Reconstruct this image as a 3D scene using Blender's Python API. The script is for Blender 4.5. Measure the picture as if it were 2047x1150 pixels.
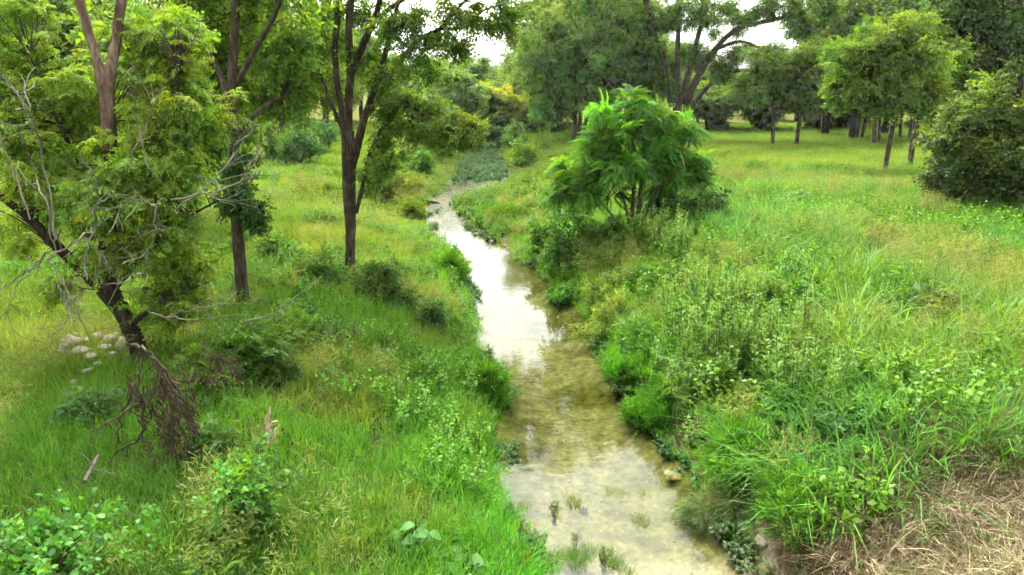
import bpy, math
import numpy as np
from mathutils import Vector

R = math.radians
for o in list(bpy.data.objects):
    bpy.data.objects.remove(o)
scene = bpy.context.scene
COL = scene.collection

# ------------------------------------------------------------------ camera
FPX = 1462.0                 # focal length in photograph pixels (2047 wide)
CX, CY = 1023.5, 575.0
HOR = 170.0                  # horizon row in the photograph
CAMH = 3.8
PITCH = math.atan((CY - HOR) / FPX)
cam_d = bpy.data.cameras.new('camera')
cam_d.sensor_width = 36.0
cam_d.lens = FPX / 2047.0 * 36.0
cam_d.clip_start = 0.1
cam_d.clip_end = 3000
cam = bpy.data.objects.new('camera', cam_d)
cam.location = (0, 0, CAMH)
cam.rotation_euler = (math.pi / 2 - PITCH, 0, 0)
COL.objects.link(cam)
scene.camera = cam

# ------------------------------------------------------------------ sky, sun, exposure
SUN_EL, SUN_AZ = 56.0, -14.0          # azimuth measured from +Y towards +X
world = bpy.data.worlds.new('World')
scene.world = world
world.use_nodes = True
wn, wl = world.node_tree.nodes, world.node_tree.links
wn.clear()
w_out = wn.new('ShaderNodeOutputWorld')
w_bg = wn.new('ShaderNodeBackground')
w_sky = wn.new('ShaderNodeTexSky')
w_sky.sky_type = 'NISHITA'
w_sky.sun_disc = False
w_sky.sun_elevation = R(SUN_EL)
w_sky.sun_rotation = R(SUN_AZ)
w_sky.air_density = 1.0
w_sky.dust_density = 6.0
w_sky.ozone_density = 1.0
w_hsv = wn.new('ShaderNodeHueSaturation')       # overcast: the blue is washed out by cloud
w_hsv.inputs['Saturation'].default_value = 0.06
w_bg.inputs['Strength'].default_value = 0.15
wl.new(w_sky.outputs['Color'], w_hsv.inputs['Color'])
wl.new(w_hsv.outputs['Color'], w_bg.inputs['Color'])
wl.new(w_bg.outputs['Background'], w_out.inputs['Surface'])

sun_d = bpy.data.lights.new('sun', 'SUN')
sun_d.energy = 0.7
sun_d.angle = R(35)
sun_d.color = (1.0, 0.95, 0.86)
sun = bpy.data.objects.new('sun', sun_d)
sdir = Vector((math.sin(R(SUN_AZ)) * math.cos(R(SUN_EL)), math.cos(R(SUN_AZ)) * math.cos(R(SUN_EL)), math.sin(R(SUN_EL))))
sun.rotation_euler = sdir.to_track_quat('Z', 'Y').to_euler()
sun.location = (0, 0, 30)
COL.objects.link(sun)

scene.view_settings.view_transform = 'Standard'
scene.view_settings.look = 'None'
scene.view_settings.exposure = 2.42
scene.view_settings.gamma = 1.0
HAZE = 0.00028
scene.cycles.volume_bounces = 0
scene.cycles.max_bounces = 8
scene.cycles.diffuse_bounces = 5
scene.cycles.use_adaptive_sampling = True
scene.cycles.adaptive_threshold = 0.05
scene.cycles.adaptive_min_samples = 12
scene.cycles.glossy_bounces = 2
scene.cycles.transmission_bounces = 4
scene.cycles.transparent_max_bounces = 6
scene.cycles.use_denoising = True
scene.cycles.use_fast_gi = True
scene.cycles.fast_gi_method = 'REPLACE'
scene.cycles.ao_bounces_render = 2
world.light_settings.distance = 4.0
world.light_settings.ao_factor = 1.0
scene.cycles.caustics_reflective = False
scene.cycles.caustics_refractive = False

# ------------------------------------------------------------------ photograph geometry -> world
cp, sp = math.cos(PITCH), math.sin(PITCH)
ZW = -0.9                    # water level


def ray(u, v):
    a, b = (u - CX), -(v - CY)
    return np.array([a, cp * FPX + sp * b, -sp * FPX + cp * b]) / FPX


def W(u, v, Y):
    r = ray(u, v)
    return np.array([0, 0, CAMH]) + r * (Y / r[1])


def PZ(u, v, z):
    r = ray(u, v)
    return np.array([0, 0, CAMH]) + r * ((z - CAMH) / r[2])


def project(P):
    P = np.asarray(P, float)
    x, y, z = P[..., 0], P[..., 1], P[..., 2] - CAMH
    d = cp * y - sp * z
    b = sp * y + cp * z
    d = np.maximum(d, 0.01)
    return CX + x / d * FPX, CY - b / d * FPX


def inpoly(u, v, poly):
    n = len(poly)
    ins = np.zeros(np.shape(u), bool)
    j = n - 1
    for i in range(n):
        xi, yi = poly[i]
        xj, yj = poly[j]
        if yi != yj:
            c = ((yi > v) != (yj > v)) & (u < (xj - xi) * (v - yi) / (yj - yi) + xi)
            ins ^= c
        j = i
    return ins


# smooth value noise
_perm = np.random.default_rng(7).random((256, 256))


def vnoise(x, y):
    x = np.asarray(x, float); y = np.asarray(y, float)
    xi = np.floor(x).astype(int); yi = np.floor(y).astype(int)
    fx = x - xi; fy = y - yi
    fx = fx * fx * (3 - 2 * fx); fy = fy * fy * (3 - 2 * fy)
    g = lambda a, b: _perm[a % 256, b % 256]
    return (g(xi, yi) * (1 - fx) + g(xi + 1, yi) * fx) * (1 - fy) + (g(xi, yi + 1) * (1 - fx) + g(xi + 1, yi + 1) * fx) * fy


def fbm(x, y, s=1.0, o=3):
    t = 0; a = 0.5; n = 0
    for k in range(o):
        t = t + a * vnoise(x / s * 2 ** k + 17 * k, y / s * 2 ** k + 31 * k); n += a; a *= 0.5
    return t / n


# creek edges, traced on the water plane
LE = [(1110, 1235), (1085, 1150), (1062, 1075), (1022, 1030), (1002, 960), (996, 870), (995, 780), (977, 740), (962, 690), (947, 640), (936, 590),
      (925, 540), (905, 500), (878, 465), (862, 440), (855, 420), (868, 392), (893, 376), (908, 362), (912, 348), (918, 320), (928, 297), (945, 287), (955, 283)]
RE = [(1625, 1235), (1535, 1150), (1452, 1040), (1388, 960), (1328, 880), (1266, 800), (1228, 740), (1210, 690), (1165, 620), (1128, 590), (1098, 560),
      (1072, 532), (1012, 508), (985, 480), (955, 462), (918, 440), (893, 420), (905, 402), (948, 384), (990, 372), (1008, 352), (1006, 320), (1000, 297), (985, 288), (962, 283)]


def edge(pts, zz=ZW):
    P = np.array([PZ(u, v, zz)[:2] for u, v in pts])
    P = P[np.argsort(P[:, 1])]
    y0 = P[0].copy(); s = (P[1] - P[0]) / max(P[1, 1] - P[0, 1], 1e-6)
    return np.vstack([[P[0, 0] - s[0] * 8, P[0, 1] - 8], P])


LEP, REP = edge(LE, ZW + 0.18), edge(RE)
YEND = min(LEP[-1, 1], REP[-1, 1])


def creek_d(x, y):
    """lateral distance from the creek edge (negative inside), and side (-1 left, 1 right)"""
    xl = np.interp(y, LEP[:, 1], LEP[:, 0])
    xr = np.interp(y, REP[:, 1], REP[:, 0])
    d1, d2 = xl - x, x - xr
    d = np.maximum(d1, d2)
    d = d + 0.25 * (vnoise(x * 1.7 + 3, y * 0.9) - 0.5) * (y > 8) + 0.5 * (vnoise(x * 0.5, y * 0.35 + 9) - 0.5) * (y > 36)
    d = np.where(y > YEND, np.maximum(d, 0) + (y - YEND) * 0.6, d)
    return d, np.where(d1 > d2, -1, 1)


def sstep(t):
    t = np.clip(t, 0, 1)
    return t * t * (3 - 2 * t)


HAY = [(1600, 1300), (1655, 1150), (1730, 1045), (1830, 980), (1950, 948), (2300, 925), (2600, 1300)]


def terrain(x, y):
    x = np.asarray(x, float); y = np.asarray(y, float)
    d, s = creek_d(x, y)
    top = 0.12 * (fbm(x + 50, y + 90, 3.0) - 0.5) * 2 + 0.25 * (fbm(x, y, 14.0) - 0.5) * 2 * sstep((np.abs(x) + y - 12) / 30)
    top = top + np.where(x < 0, sstep((-x - 6) / 40) * 1.1 * sstep((y - 18) / 50), 0)
    top = top + np.where(x > 0, 0.36 * sstep((x - 1.6) / 3) * sstep((30 - y) / 10), 0)
    u, v = project(np.stack([x, y, np.zeros_like(x)], -1))
    hay = sstep((v - np.interp(u, [1100, 1600, 1655, 1730, 1830, 1950, 2400], [1400, 1290, 1150, 1045, 980, 948, 915])) / 90.0) * (y < 12) * (x > 1)
    top = top - 0.5 * hay
    wl_ = np.where(s < 0, 3.4, 2.2) * (0.85 + 0.3 * vnoise(y * 0.4, s * 3.0))
    fl = sstep((y - 19) / 5) * (1 - sstep((y - 44) / 10))
    wl_ = wl_ * (1 + 1.3 * fl)
    lip = np.where(s < 0, 0.32, 0.42) * (1 - 0.9 * fl)
    k = lip * sstep(d / 0.45) + (1 - lip) * sstep(d / wl_)
    bed = ZW - 0.05 - 0.16 * sstep(-d / 0.8) + 0.03 * (fbm(x, y, 0.8) - 0.5)
    z = np.where(d > 0, ZW - 0.05 + (top - ZW + 0.05) * k, bed)
    return z


def TZ(x, y):
    return float(terrain(np.array([x]), np.array([y]))[0])


def G(u, v):
    z = 0.0
    for _ in range(12):
        p = PZ(u, v, z)
        z = 0.5 * z + 0.5 * TZ(p[0], p[1])
    p = PZ(u, v, z)
    return np.array([p[0], p[1], TZ(p[0], p[1])])


# ------------------------------------------------------------------ materials
def new_mat(name):
    m = bpy.data.materials.new(name)
    m.use_nodes = True
    m.node_tree.nodes.clear()
    return m, m.node_tree.nodes, m.node_tree.links


def leaf_material(name, transl=0.5, gloss=0.018, rough=0.5, inst=False, warm=(1.4, 1.15, 0.4), gain=1.55):
    m, n, l = new_mat(name)
    out = n.new('ShaderNodeOutputMaterial')
    at = n.new('ShaderNodeAttribute'); at.attribute_name = 'Col'
    col = at.outputs['Color']
    if inst:
        at2 = n.new('ShaderNodeAttribute'); at2.attribute_type = 'INSTANCER'; at2.attribute_name = 'tint'
        mx = n.new('ShaderNodeMix'); mx.data_type = 'RGBA'; mx.blend_type = 'MULTIPLY'
        mx.inputs['Factor'].default_value = 1
        l.new(col, mx.inputs['A']); l.new(at2.outputs['Color'], mx.inputs['B'])
        col = mx.outputs['Result']
    gm_ = n.new('ShaderNodeMix'); gm_.data_type = 'RGBA'; gm_.blend_type = 'MULTIPLY'; gm_.inputs['Factor'].default_value = 1
    gm_.inputs['B'].default_value = (gain, gain, gain, 1); gm_.clamp_result = False
    l.new(col, gm_.inputs['A']); col = gm_.outputs['Result']
    d = n.new('ShaderNodeBsdfDiffuse'); l.new(col, d.inputs['Color'])
    t = n.new('ShaderNodeBsdfTranslucent')
    wm = n.new('ShaderNodeMix'); wm.data_type = 'RGBA'; wm.blend_type = 'MULTIPLY'; wm.inputs['Factor'].default_value = 1
    wm.inputs['B'].default_value = (*warm, 1)
    l.new(col, wm.inputs['A']); l.new(wm.outputs['Result'], t.inputs['Color'])
    g = n.new('ShaderNodeBsdfGlossy'); g.inputs['Roughness'].default_value = rough
    g.inputs['Color'].default_value = (0.9, 0.95, 0.85, 1)
    a = n.new('ShaderNodeMixShader'); a.inputs[0].default_value = transl
    l.new(d.outputs[0], a.inputs[1]); l.new(t.outputs[0], a.inputs[2])
    b = n.new('ShaderNodeMixShader'); b.inputs[0].default_value = gloss
    l.new(a.outputs[0], b.inputs[1]); l.new(g.outputs[0], b.inputs[2])
    l.new(b.outputs[0], out.inputs['Surface'])
    return m


def ramp(n, stops):
    r = n.new('ShaderNodeValToRGB')
    e = r.color_ramp.elements
    while len(e) < len(stops):
        e.new(0.5)
    for i, (p, c) in enumerate(stops):
        e[i].position = p; e[i].color = (*c, 1)
    return r


def bark_material(name, c1, c2, c3, scale=9.0, stretch=0.25, bump=0.6):
    m, n, l = new_mat(name)
    out = n.new('ShaderNodeOutputMaterial')
    tc = n.new('ShaderNodeTexCoord')
    mp = n.new('ShaderNodeMapping'); mp.inputs['Scale'].default_value = (1, 1, stretch)
    l.new(tc.outputs['Object'], mp.inputs['Vector'])
    nz = n.new('ShaderNodeTexNoise'); nz.inputs['Scale'].default_value = scale; nz.inputs['Detail'].default_value = 6; nz.inputs['Roughness'].default_value = 0.65
    l.new(mp.outputs['Vector'], nz.inputs['Vector'])
    n2 = n.new('ShaderNodeTexNoise'); n2.inputs['Scale'].default_value = scale * 0.18; n2.inputs['Detail'].default_value = 3
    l.new(tc.outputs['Object'], n2.inputs['Vector'])
    r = ramp(n, [(0.3, c1), (0.52, c2), (0.72, c3)])
    ad = n.new('ShaderNodeMath'); ad.operation = 'MULTIPLY_ADD'; ad.inputs[1].default_value = 0.45
    l.new(n2.outputs['Fac'], ad.inputs[0])
    sc_ = n.new('ShaderNodeMath'); sc_.operation = 'MULTIPLY_ADD'; sc_.inputs[1].default_value = 0.8; sc_.inputs[2].default_value = -0.12
    l.new(nz.outputs['Fac'], sc_.inputs[0]); l.new(sc_.outputs[0], ad.inputs[2])
    l.new(ad.outputs[0], r.inputs['Fac'])
    p = n.new('ShaderNodeBsdfPrincipled'); p.inputs['Roughness'].default_value = 0.9
    p.inputs['Specular IOR Level'].default_value = 0.15
    l.new(r.outputs['Color'], p.inputs['Base Color'])
    b = n.new('ShaderNodeBump'); b.inputs['Strength'].default_value = bump; b.inputs['Distance'].default_value = 0.03
    l.new(nz.outputs['Fac'], b.inputs['Height']); l.new(b.outputs['Normal'], p.inputs['Normal'])
    l.new(p.outputs[0], out.inputs['Surface'])
    return m


M_LEAF = leaf_material('leaf')
M_LEAF_GLOSS = leaf_material('leaf_glossy', 0.45, 0.015, 0.45)
M_DEAD = leaf_material('dead_leaf', 0.2, 0.01, 0.7, warm=(1, 1, 1), gain=1.0)
M_GRASS = leaf_material('grass_blade', 0.48, 0.016, 0.42, inst=True)
M_STRAW = leaf_material('dry_straw', 0.2, 0.02, 0.5, inst=True, warm=(1, 1, 0.9), gain=1.0)
M_BARK = bark_material('bark_grey_brown', (0.016, 0.012, 0.007), (0.065, 0.05, 0.031), (0.17, 0.14, 0.098), 17, 0.2, 1.0)
M_BARK_DARK = bark_material('bark_dark', (0.01, 0.008, 0.006), (0.035, 0.027, 0.017), (0.11, 0.09, 0.062), 15, 0.22, 1.0)
M_BARK_RED = bark_material('bark_reddish', (0.035, 0.02, 0.014), (0.15, 0.098, 0.065), (0.36, 0.27, 0.19), 14, 0.2, 1.0)
M_TWIG = bark_material('bark_dead_grey', (0.08, 0.07, 0.05), (0.16, 0.14, 0.105), (0.27, 0.24, 0.19), 12)
M_WOOD = bark_material('weathered_wood', (0.22, 0.16, 0.10), (0.42, 0.33, 0.22), (0.6, 0.5, 0.37), 14)
M_STEM = bark_material('green_brown_stem', (0.03, 0.03, 0.012), (0.06, 0.05, 0.02), (0.09, 0.085, 0.03), 12)
M_POST = bark_material('grey_post_wood', (0.10, 0.09, 0.075), (0.22, 0.2, 0.17), (0.36, 0.33, 0.28), 16)


def stone_material(name='limestone'):
    m, n, l = new_mat(name)
    out = n.new('ShaderNodeOutputMaterial')
    tc = n.new('ShaderNodeTexCoord')
    nz = n.new('ShaderNodeTexNoise'); nz.inputs['Scale'].default_value = 7; nz.inputs['Detail'].default_value = 7; nz.inputs['Roughness'].default_value = 0.7
    l.new(tc.outputs['Object'], nz.inputs['Vector'])
    r = ramp(n, [(0.28, (0.10, 0.08, 0.05)), (0.45, (0.22, 0.19, 0.13)), (0.7, (0.38, 0.335, 0.26))])
    l.new(nz.outputs['Fac'], r.inputs['Fac'])
    p = n.new('ShaderNodeBsdfPrincipled'); p.inputs['Roughness'].default_value = 0.9
    l.new(r.outputs['Color'], p.inputs['Base Color'])
    b = n.new('ShaderNodeBump'); b.inputs['Strength'].default_value = 0.6; b.inputs['Distance'].default_value = 0.03
    l.new(nz.outputs['Fac'], b.inputs['Height']); l.new(b.outputs['Normal'], p.inputs['Normal'])
    l.new(p.outputs[0], out.inputs['Surface'])
    return m


M_STONE = stone_material()


def ground_material():
    m, n, l = new_mat('ground_soil')
    out = n.new('ShaderNodeOutputMaterial')
    at = n.new('ShaderNodeAttribute'); at.attribute_name = 'Col'
    tc = n.new('ShaderNodeTexCoord')
    nz = n.new('ShaderNodeTexNoise'); nz.inputs['Scale'].default_value = 5; nz.inputs['Detail'].default_value = 8; nz.inputs['Roughness'].default_value = 0.7
    l.new(tc.outputs['Object'], nz.inputs['Vector'])
    r = ramp(n, [(0.3, (0.45, 0.45, 0.45)), (0.7, (1.5, 1.45, 1.35))])
    l.new(nz.outputs['Fac'], r.inputs['Fac'])
    mx = n.new('ShaderNodeMix'); mx.data_type = 'RGBA'; mx.blend_type = 'MULTIPLY'; mx.inputs['Factor'].default_value = 1
    l.new(at.outputs['Color'], mx.inputs['A']); l.new(r.outputs['Color'], mx.inputs['B'])
    # pebbles and algae flecks
    vo = n.new('ShaderNodeTexVoronoi'); vo.inputs['Scale'].default_value = 13
    l.new(tc.outputs['Object'], vo.inputs['Vector'])
    r2 = ramp(n, [(0.0, (1.25, 1.2, 1.1)), (0.35, (1, 1, 1)), (0.6, (0.62, 0.6, 0.52))])
    l.new(vo.outputs['Distance'], r2.inputs['Fac'])
    m2 = n.new('ShaderNodeMix'); m2.data_type = 'RGBA'; m2.blend_type = 'MULTIPLY'; m2.inputs['Factor'].default_value = 0.4
    l.new(mx.outputs['Result'], m2.inputs['A']); l.new(r2.outputs['Color'], m2.inputs['B'])
    p = n.new('ShaderNodeBsdfDiffuse')
    l.new(m2.outputs['Result'], p.inputs['Color'])
    b = n.new('ShaderNodeBump'); b.inputs['Strength'].default_value = 0.5; b.inputs['Distance'].default_value = 0.05
    l.new(nz.outputs['Fac'], b.inputs['Height']); l.new(b.outputs['Normal'], p.inputs['Normal'])
    l.new(p.outputs[0], out.inputs['Surface'])
    return m


M_GROUND = ground_material()


def water_material():
    m, n, l = new_mat('creek_water')
    out = n.new('ShaderNodeOutputMaterial')
    tc = n.new('ShaderNodeTexCoord')
    mp = n.new('ShaderNodeMapping'); mp.inputs['Scale'].default_value = (1.0, 2.2, 1)
    l.new(tc.outputs['Object'], mp.inputs['Vector'])
    nz = n.new('ShaderNodeTexNoise'); nz.inputs['Scale'].default_value = 3.5; nz.inputs['Detail'].default_value = 4
    l.new(mp.outputs['Vector'], nz.inputs['Vector'])
    b = n.new('ShaderNodeBump'); b.inputs['Strength'].default_value = 0.10; b.inputs['Distance'].default_value = 0.02
    l.new(nz.outputs['Fac'], b.inputs['Height'])
    sx = n.new('ShaderNodeSeparateXYZ'); l.new(tc.outputs['Object'], sx.inputs[0])
    mr = n.new('ShaderNodeMapRange'); mr.inputs['From Min'].default_value = 22; mr.inputs['From Max'].default_value = 27
    mr.inputs['To Min'].default_value = 0.06; mr.inputs['To Max'].default_value = 0.9
    l.new(sx.outputs['Y'], mr.inputs['Value']); l.new(mr.outputs['Result'], b.inputs['Strength'])
    fr = n.new('ShaderNodeFresnel'); fr.inputs['IOR'].default_value = 1.333
    l.new(b.outputs['Normal'], fr.inputs['Normal'])
    tr = n.new('ShaderNodeBsdfTransparent'); tr.inputs['Color'].default_value = (0.9, 0.905, 0.77, 1)
    g = n.new('ShaderNodeBsdfGlossy'); g.inputs['Roughness'].default_value = 0.03
    l.new(b.outputs['Normal'], g.inputs['Normal'])
    mx = n.new('ShaderNodeMixShader')
    l.new(fr.outputs[0], mx.inputs[0]); l.new(tr.outputs[0], mx.inputs[1]); l.new(g.outputs[0], mx.inputs[2])
    l.new(mx.outputs[0], out.inputs['Surface'])
    return m


M_WATER = water_material()


# ------------------------------------------------------------------ mesh building
class MB:
    def __init__(self):
        self.V, self.F, self.C, self.n = [], [], [], 0

    def add(self, V, F, C=None):
        V = np.asarray(V, np.float32).reshape(-1, 3)
        self.V.append(V); self.F.append(np.asarray(F, np.int32).reshape(-1, 4) + self.n)
        if C is None:
            C = np.ones((len(V), 3), np.float32)
        self.C.append(np.broadcast_to(np.asarray(C, np.float32), (len(V), 3)))
        self.n += len(V)

    def mesh(self, name, mat, smooth=False, origin=(0, 0, 0)):
        me = bpy.data.meshes.new(name)
        if self.n:
            V = np.concatenate(self.V) - np.asarray(origin, np.float32)
            F = np.concatenate(self.F); C = np.concatenate(self.C)
            me.vertices.add(len(V)); me.vertices.foreach_set('co', V.ravel())
            me.loops.add(F.size); me.loops.foreach_set('vertex_index', F.ravel())
            me.polygons.add(len(F)); me.polygons.foreach_set('loop_start', np.arange(0, F.size, 4, dtype=np.int32))
            me.update(calc_edges=True)
            if smooth:
                me.polygons.foreach_set('use_smooth', np.ones(len(F), bool))
            ca = me.color_attributes.new('Col', 'FLOAT_COLOR', 'POINT')
            ca.data.foreach_set('color', np.concatenate([C, np.ones((len(C), 1), np.float32)], 1).ravel())
        me.materials.append(mat)
        return me

    def build(self, name, mat, parent=None, smooth=False, origin=(0, 0, 0)):
        o = bpy.data.objects.new(name, self.mesh(name, mat, smooth, origin))
        COL.objects.link(o)
        if parent is not None:
            o.parent = parent
        return o


def tag(o, label=None, cat=None, group=None, kind=None):
    if label: o['label'] = label
    if cat: o['category'] = cat
    if group: o['group'] = group
    if kind: o['kind'] = kind
    return o


def thing(name, loc, label, cat, group=None, rz=0.0):
    o = bpy.data.objects.new(name, None)
    o.empty_display_size = 0.2
    o.location = loc; o.rotation_euler = (0, 0, rz)
    COL.objects.link(o)
    return tag(o, label, cat, group)


def copy_tree(o, loc, rz, sc, label, group=None, parent=None):
    c = o.copy(); COL.objects.link(c)
    c.parent = parent
    if parent is None:
        c.location = loc; c.rotation_euler = (0, 0, rz); c.scale = sc
        tag(c, label, None, group)
    for ch in list(o.children):
        copy_tree(ch, None, None, None, None, None, c)
    return c


def catmull(P, seg=5):
    P = np.asarray(P, float)
    if len(P) < 3:
        t = np.linspace(0, 1, seg + 1)[:, None]
        return P[0] * (1 - t) + P[-1] * t
    E = np.vstack([2 * P[0] - P[1], P, 2 * P[-1] - P[-2]])
    out = []
    for i in range(1, len(E) - 2):
        p0, p1, p2, p3 = E[i - 1], E[i], E[i + 1], E[i + 2]
        for t in np.linspace(0, 1, seg, endpoint=False):
            out.append(0.5 * ((2 * p1) + (-p0 + p2) * t + (2 * p0 - 5 * p1 + 4 * p2 - p3) * t * t + (-p0 + 3 * p1 - 3 * p2 + p3) * t ** 3))
    out.append(E[-2])
    return np.array(out)


def tube(mb, P, rad, sides=8, lump=0.0, rng=None, col=None):
    P = np.asarray(P, float); n = len(P)
    rad = np.asarray(rad, float)
    rad = np.full(n, float(rad)) if rad.ndim == 0 else np.interp(np.linspace(0, 1, n), np.linspace(0, 1, len(rad)), rad)
    T = np.gradient(P, axis=0); T /= np.linalg.norm(T, axis=1, keepdims=True) + 1e-9
    ref = np.array([0.31, 0.87, 0.2]) if abs(T[0, 2]) > 0.5 else np.array([0.1, 0.2, 1.0])
    A = np.cross(T, ref); A /= np.linalg.norm(A, axis=1, keepdims=True) + 1e-9
    B = np.cross(T, A)
    ang = np.linspace(0, 2 * np.pi, sides, endpoint=False)
    rr = rad[:, None] * np.ones(sides)
    if lump and rng is not None:
        rr = rr * (1 + lump * (rng.random((n, sides)) - 0.5) + lump * 0.8 * np.sin(ang * 3 + rng.random() * 6)[None])
    V = P[:, None] + rr[..., None] * (np.cos(ang)[None, :, None] * A[:, None] + np.sin(ang)[None, :, None] * B[:, None])
    i = np.arange(n - 1)[:, None] * sides; j = np.arange(sides)[None]
    F = np.stack([i + j, i + (j + 1) % sides, i + sides + (j + 1) % sides, i + sides + j], -1)
    mb.add(V.reshape(-1, 3), F.reshape(-1, 4), col)


# ------------------------------------------------------------------ leaf sprays (axis +X, up +Z, unit length)
def _leafquads(P, D, L, Wd, N):
    """diamond leaves: base P, direction D, length L, half width Wd, normal hint N"""
    P = np.asarray(P, float); D = np.asarray(D, float); D = D / (np.linalg.norm(D, axis=1, keepdims=True) + 1e-9)
    S = np.cross(D, N); S /= np.linalg.norm(S, axis=1, keepdims=True) + 1e-9
    L = np.asarray(L)[:, None]; Wd = np.asarray(Wd)[:, None]
    U = np.cross(S, D)
    V = np.stack([P, P + D * L * 0.45 + S * Wd + U * Wd * 0.25, P + D * L - U * Wd * 0.3, P + D * L * 0.45 - S * Wd + U * Wd * 0.25], 1)
    return V.reshape(-1, 3)


def spray(kind, rng):
    P, D, L, Wd, N = [], [], [], [], []
    def put(p, d, l, w, nn=None):
        P.append(p); D.append(d); L.append(l); Wd.append(w)
        N.append(np.array([0, 0, 1.0]) + rng.normal(0, 0.35, 3) if nn is None else nn)
    if kind == 'elm':
        for br in range(3):
            a = (br - 1) * 0.7 + rng.normal(0, 0.15); dz = rng.normal(0, 0.25)
            for i in range(9):
                t = (i + 1) / 9
                p = np.array([t * math.cos(a), t * math.sin(a), dz * t - 0.35 * t * t]) * (1.0 if br == 1 else 0.75)
                s = 1 if i % 2 else -1
                put(p, [math.cos(a + s * 0.9), math.sin(a + s * 0.9), -0.35 + rng.normal(0, 0.3)], 0.25 * rng.uniform(0.8, 1.2), 0.075)
    elif kind == 'broad':
        for i in range(14):
            t = rng.random() ** 0.7
            a = rng.normal(0, 1.1); s = rng.normal(0, 0.22)
            put(np.array([t, s, rng.normal(0, 0.15) - 0.2 * t * t]), [math.cos(a), math.sin(a), -0.3 + rng.normal(0, 0.3)], 0.36 * rng.uniform(0.7, 1.2), 0.13)
    elif kind == 'pinnate':
        for k in range(6):
            a = rng.uniform(-1.5, 1.5); t0 = rng.uniform(0.0, 0.7)
            el = rng.uniform(-0.1, 0.6)
            p0 = np.array([t0, 0, 0.0]); d0 = np.array([math.cos(a) * math.cos(el), math.sin(a) * math.cos(el), math.sin(el)])
            for i in range(7):
                t = (i + 0.5) / 7 * 0.75
                p = p0 + d0 * t + np.array([0, 0, -0.75 * t * t])
                for s in (-1, 1):
                    put(p, [math.cos(a + s * 1.0), math.sin(a + s * 1.0), -0.55 + rng.normal(0, 0.2)], 0.27 * rng.uniform(0.8, 1.1) * (1 - 0.4 * t), 0.042)
    elif kind == 'frond':
        for k in range(3):
            a0 = (k - 1) * 0.75 + rng.normal(0, 0.15); up = rng.uniform(0.2, 0.6)
            for i in range(13):
                t = (i + 0.5) / 13
                p = np.array([t * math.cos(a0), t * math.sin(a0), up * t - 0.95 * t * t])
                ln = 0.36 * math.sin(math.pi * (0.12 + 0.8 * t)) ** 0.7
                for s in (-1, 1):
                    a = a0 + s * 1.05
                    put(p, [math.cos(a), math.sin(a), -0.35 - 0.5 * t + rng.normal(0, 0.08)], ln, 0.034, np.array([0, 0, 1.0]))
    elif kind == 'wisp':
        for i in range(30):
            t = rng.random()
            a = rng.normal(0, 0.7)
            put(np.array([t * 0.7, rng.normal(0, 0.1), rng.normal(0, 0.1) - 0.2 * t * t]), [math.cos(a), math.sin(a), rng.normal(-0.1, 0.5)], 0.34 * rng.uniform(0.7, 1.3), 0.035, rng.normal(0, 1, 3))
    elif kind == 'far':
        for i in range(15):
            p = rng.normal(0, 0.27, 3) * np.array([1, 1, 0.7])
            put(p, rng.normal(0, 1, 3) + np.array([0, 0, -0.3]), 0.33 * rng.uniform(0.7, 1.3), 0.085, rng.normal(0, 1, 3))
    elif kind == 'hair':
        for i in range(60):
            a = rng.normal(0, 0.5); e = rng.uniform(-0.5, 0.5)
            d_ = np.array([math.cos(a), math.sin(a), e]); l_ = rng.uniform(0.35, 0.6)
            p_ = np.array([0, rng.normal(0, .05), rng.normal(0, .05)])
            put(p_, d_, l_, 0.008, rng.normal(0, 1, 3)); put(p_ + d_ / np.linalg.norm(d_) * l_ * 0.9, d_ + np.array([0, 0, -0.7]), l_ * 0.8, 0.006, rng.normal(0, 1, 3))
    elif kind == 'hang':
        for i in range(26):
            t = rng.random()
            put(np.array([t, rng.normal(0, 0.12), rng.normal(0, 0.12)]), [0.8, rng.normal(0, 0.35), rng.normal(0, 0.35)], 0.4 * rng.uniform(0.6, 1.3), 0.03, rng.normal(0, 1, 3))
    V = _leafquads(P, D, L, Wd, np.array(N))
    return V, len(P)


_SPR = {}


def sprays(kind):
    if kind not in _SPR:
        r = np.random.default_rng(abs(hash(kind)) % 1000 if False else sum(map(ord, kind)))
        _SPR[kind] = [spray(kind, r) for _ in range(6)]
    return _SPR[kind]


def orient(X, rng, roll=0.5):
    """rotation matrices whose x axis follows X and whose z axis stays about upright"""
    X = X / (np.linalg.norm(X, axis=1, keepdims=True) + 1e-9)
    up = np.array([0, 0, 1.0]) + rng.normal(0, roll, X.shape)
    Y = np.cross(up, X); Y /= np.linalg.norm(Y, axis=1, keepdims=True) + 1e-9
    Z = np.cross(X, Y)
    return np.stack([X, Y, Z], -1)


def place(mb, kind, pos, X, size, col, rng, var=0.22, roll=0.5, hue=0.12):
    """many sprays into one mesh"""
    vs = sprays(kind)
    n = len(pos); which = rng.integers(0, len(vs), n)
    size = np.broadcast_to(size, (n,)) * rng.uniform(0.75, 1.25, n)
    Rm = orient(X, rng, roll)
    col = np.broadcast_to(np.asarray(col, float), (n, 3))
    for k, (V, nl) in enumerate(vs):
        s = which == k
        m = int(s.sum())
        if not m: continue
        P = np.einsum('nij,vj->nvi', Rm[s], V) * size[s][:, None, None] + pos[s][:, None]
        f = np.arange(m * nl * 4).reshape(-1, 4)
        c = col[s][:, None] * (1 + rng.normal(0, var, (m, nl)))[..., None].clip(0.4, 1.7)
        hsh = rng.normal(0, hue, (m, nl))
        c = c * np.stack([1 + hsh, np.ones_like(hsh), 1 - hsh], -1)
        c = np.repeat(c.reshape(-1, 3), 4, 0).clip(0.002, 0.9)
        mb.add(P.reshape(-1, 3), f, c)


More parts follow.
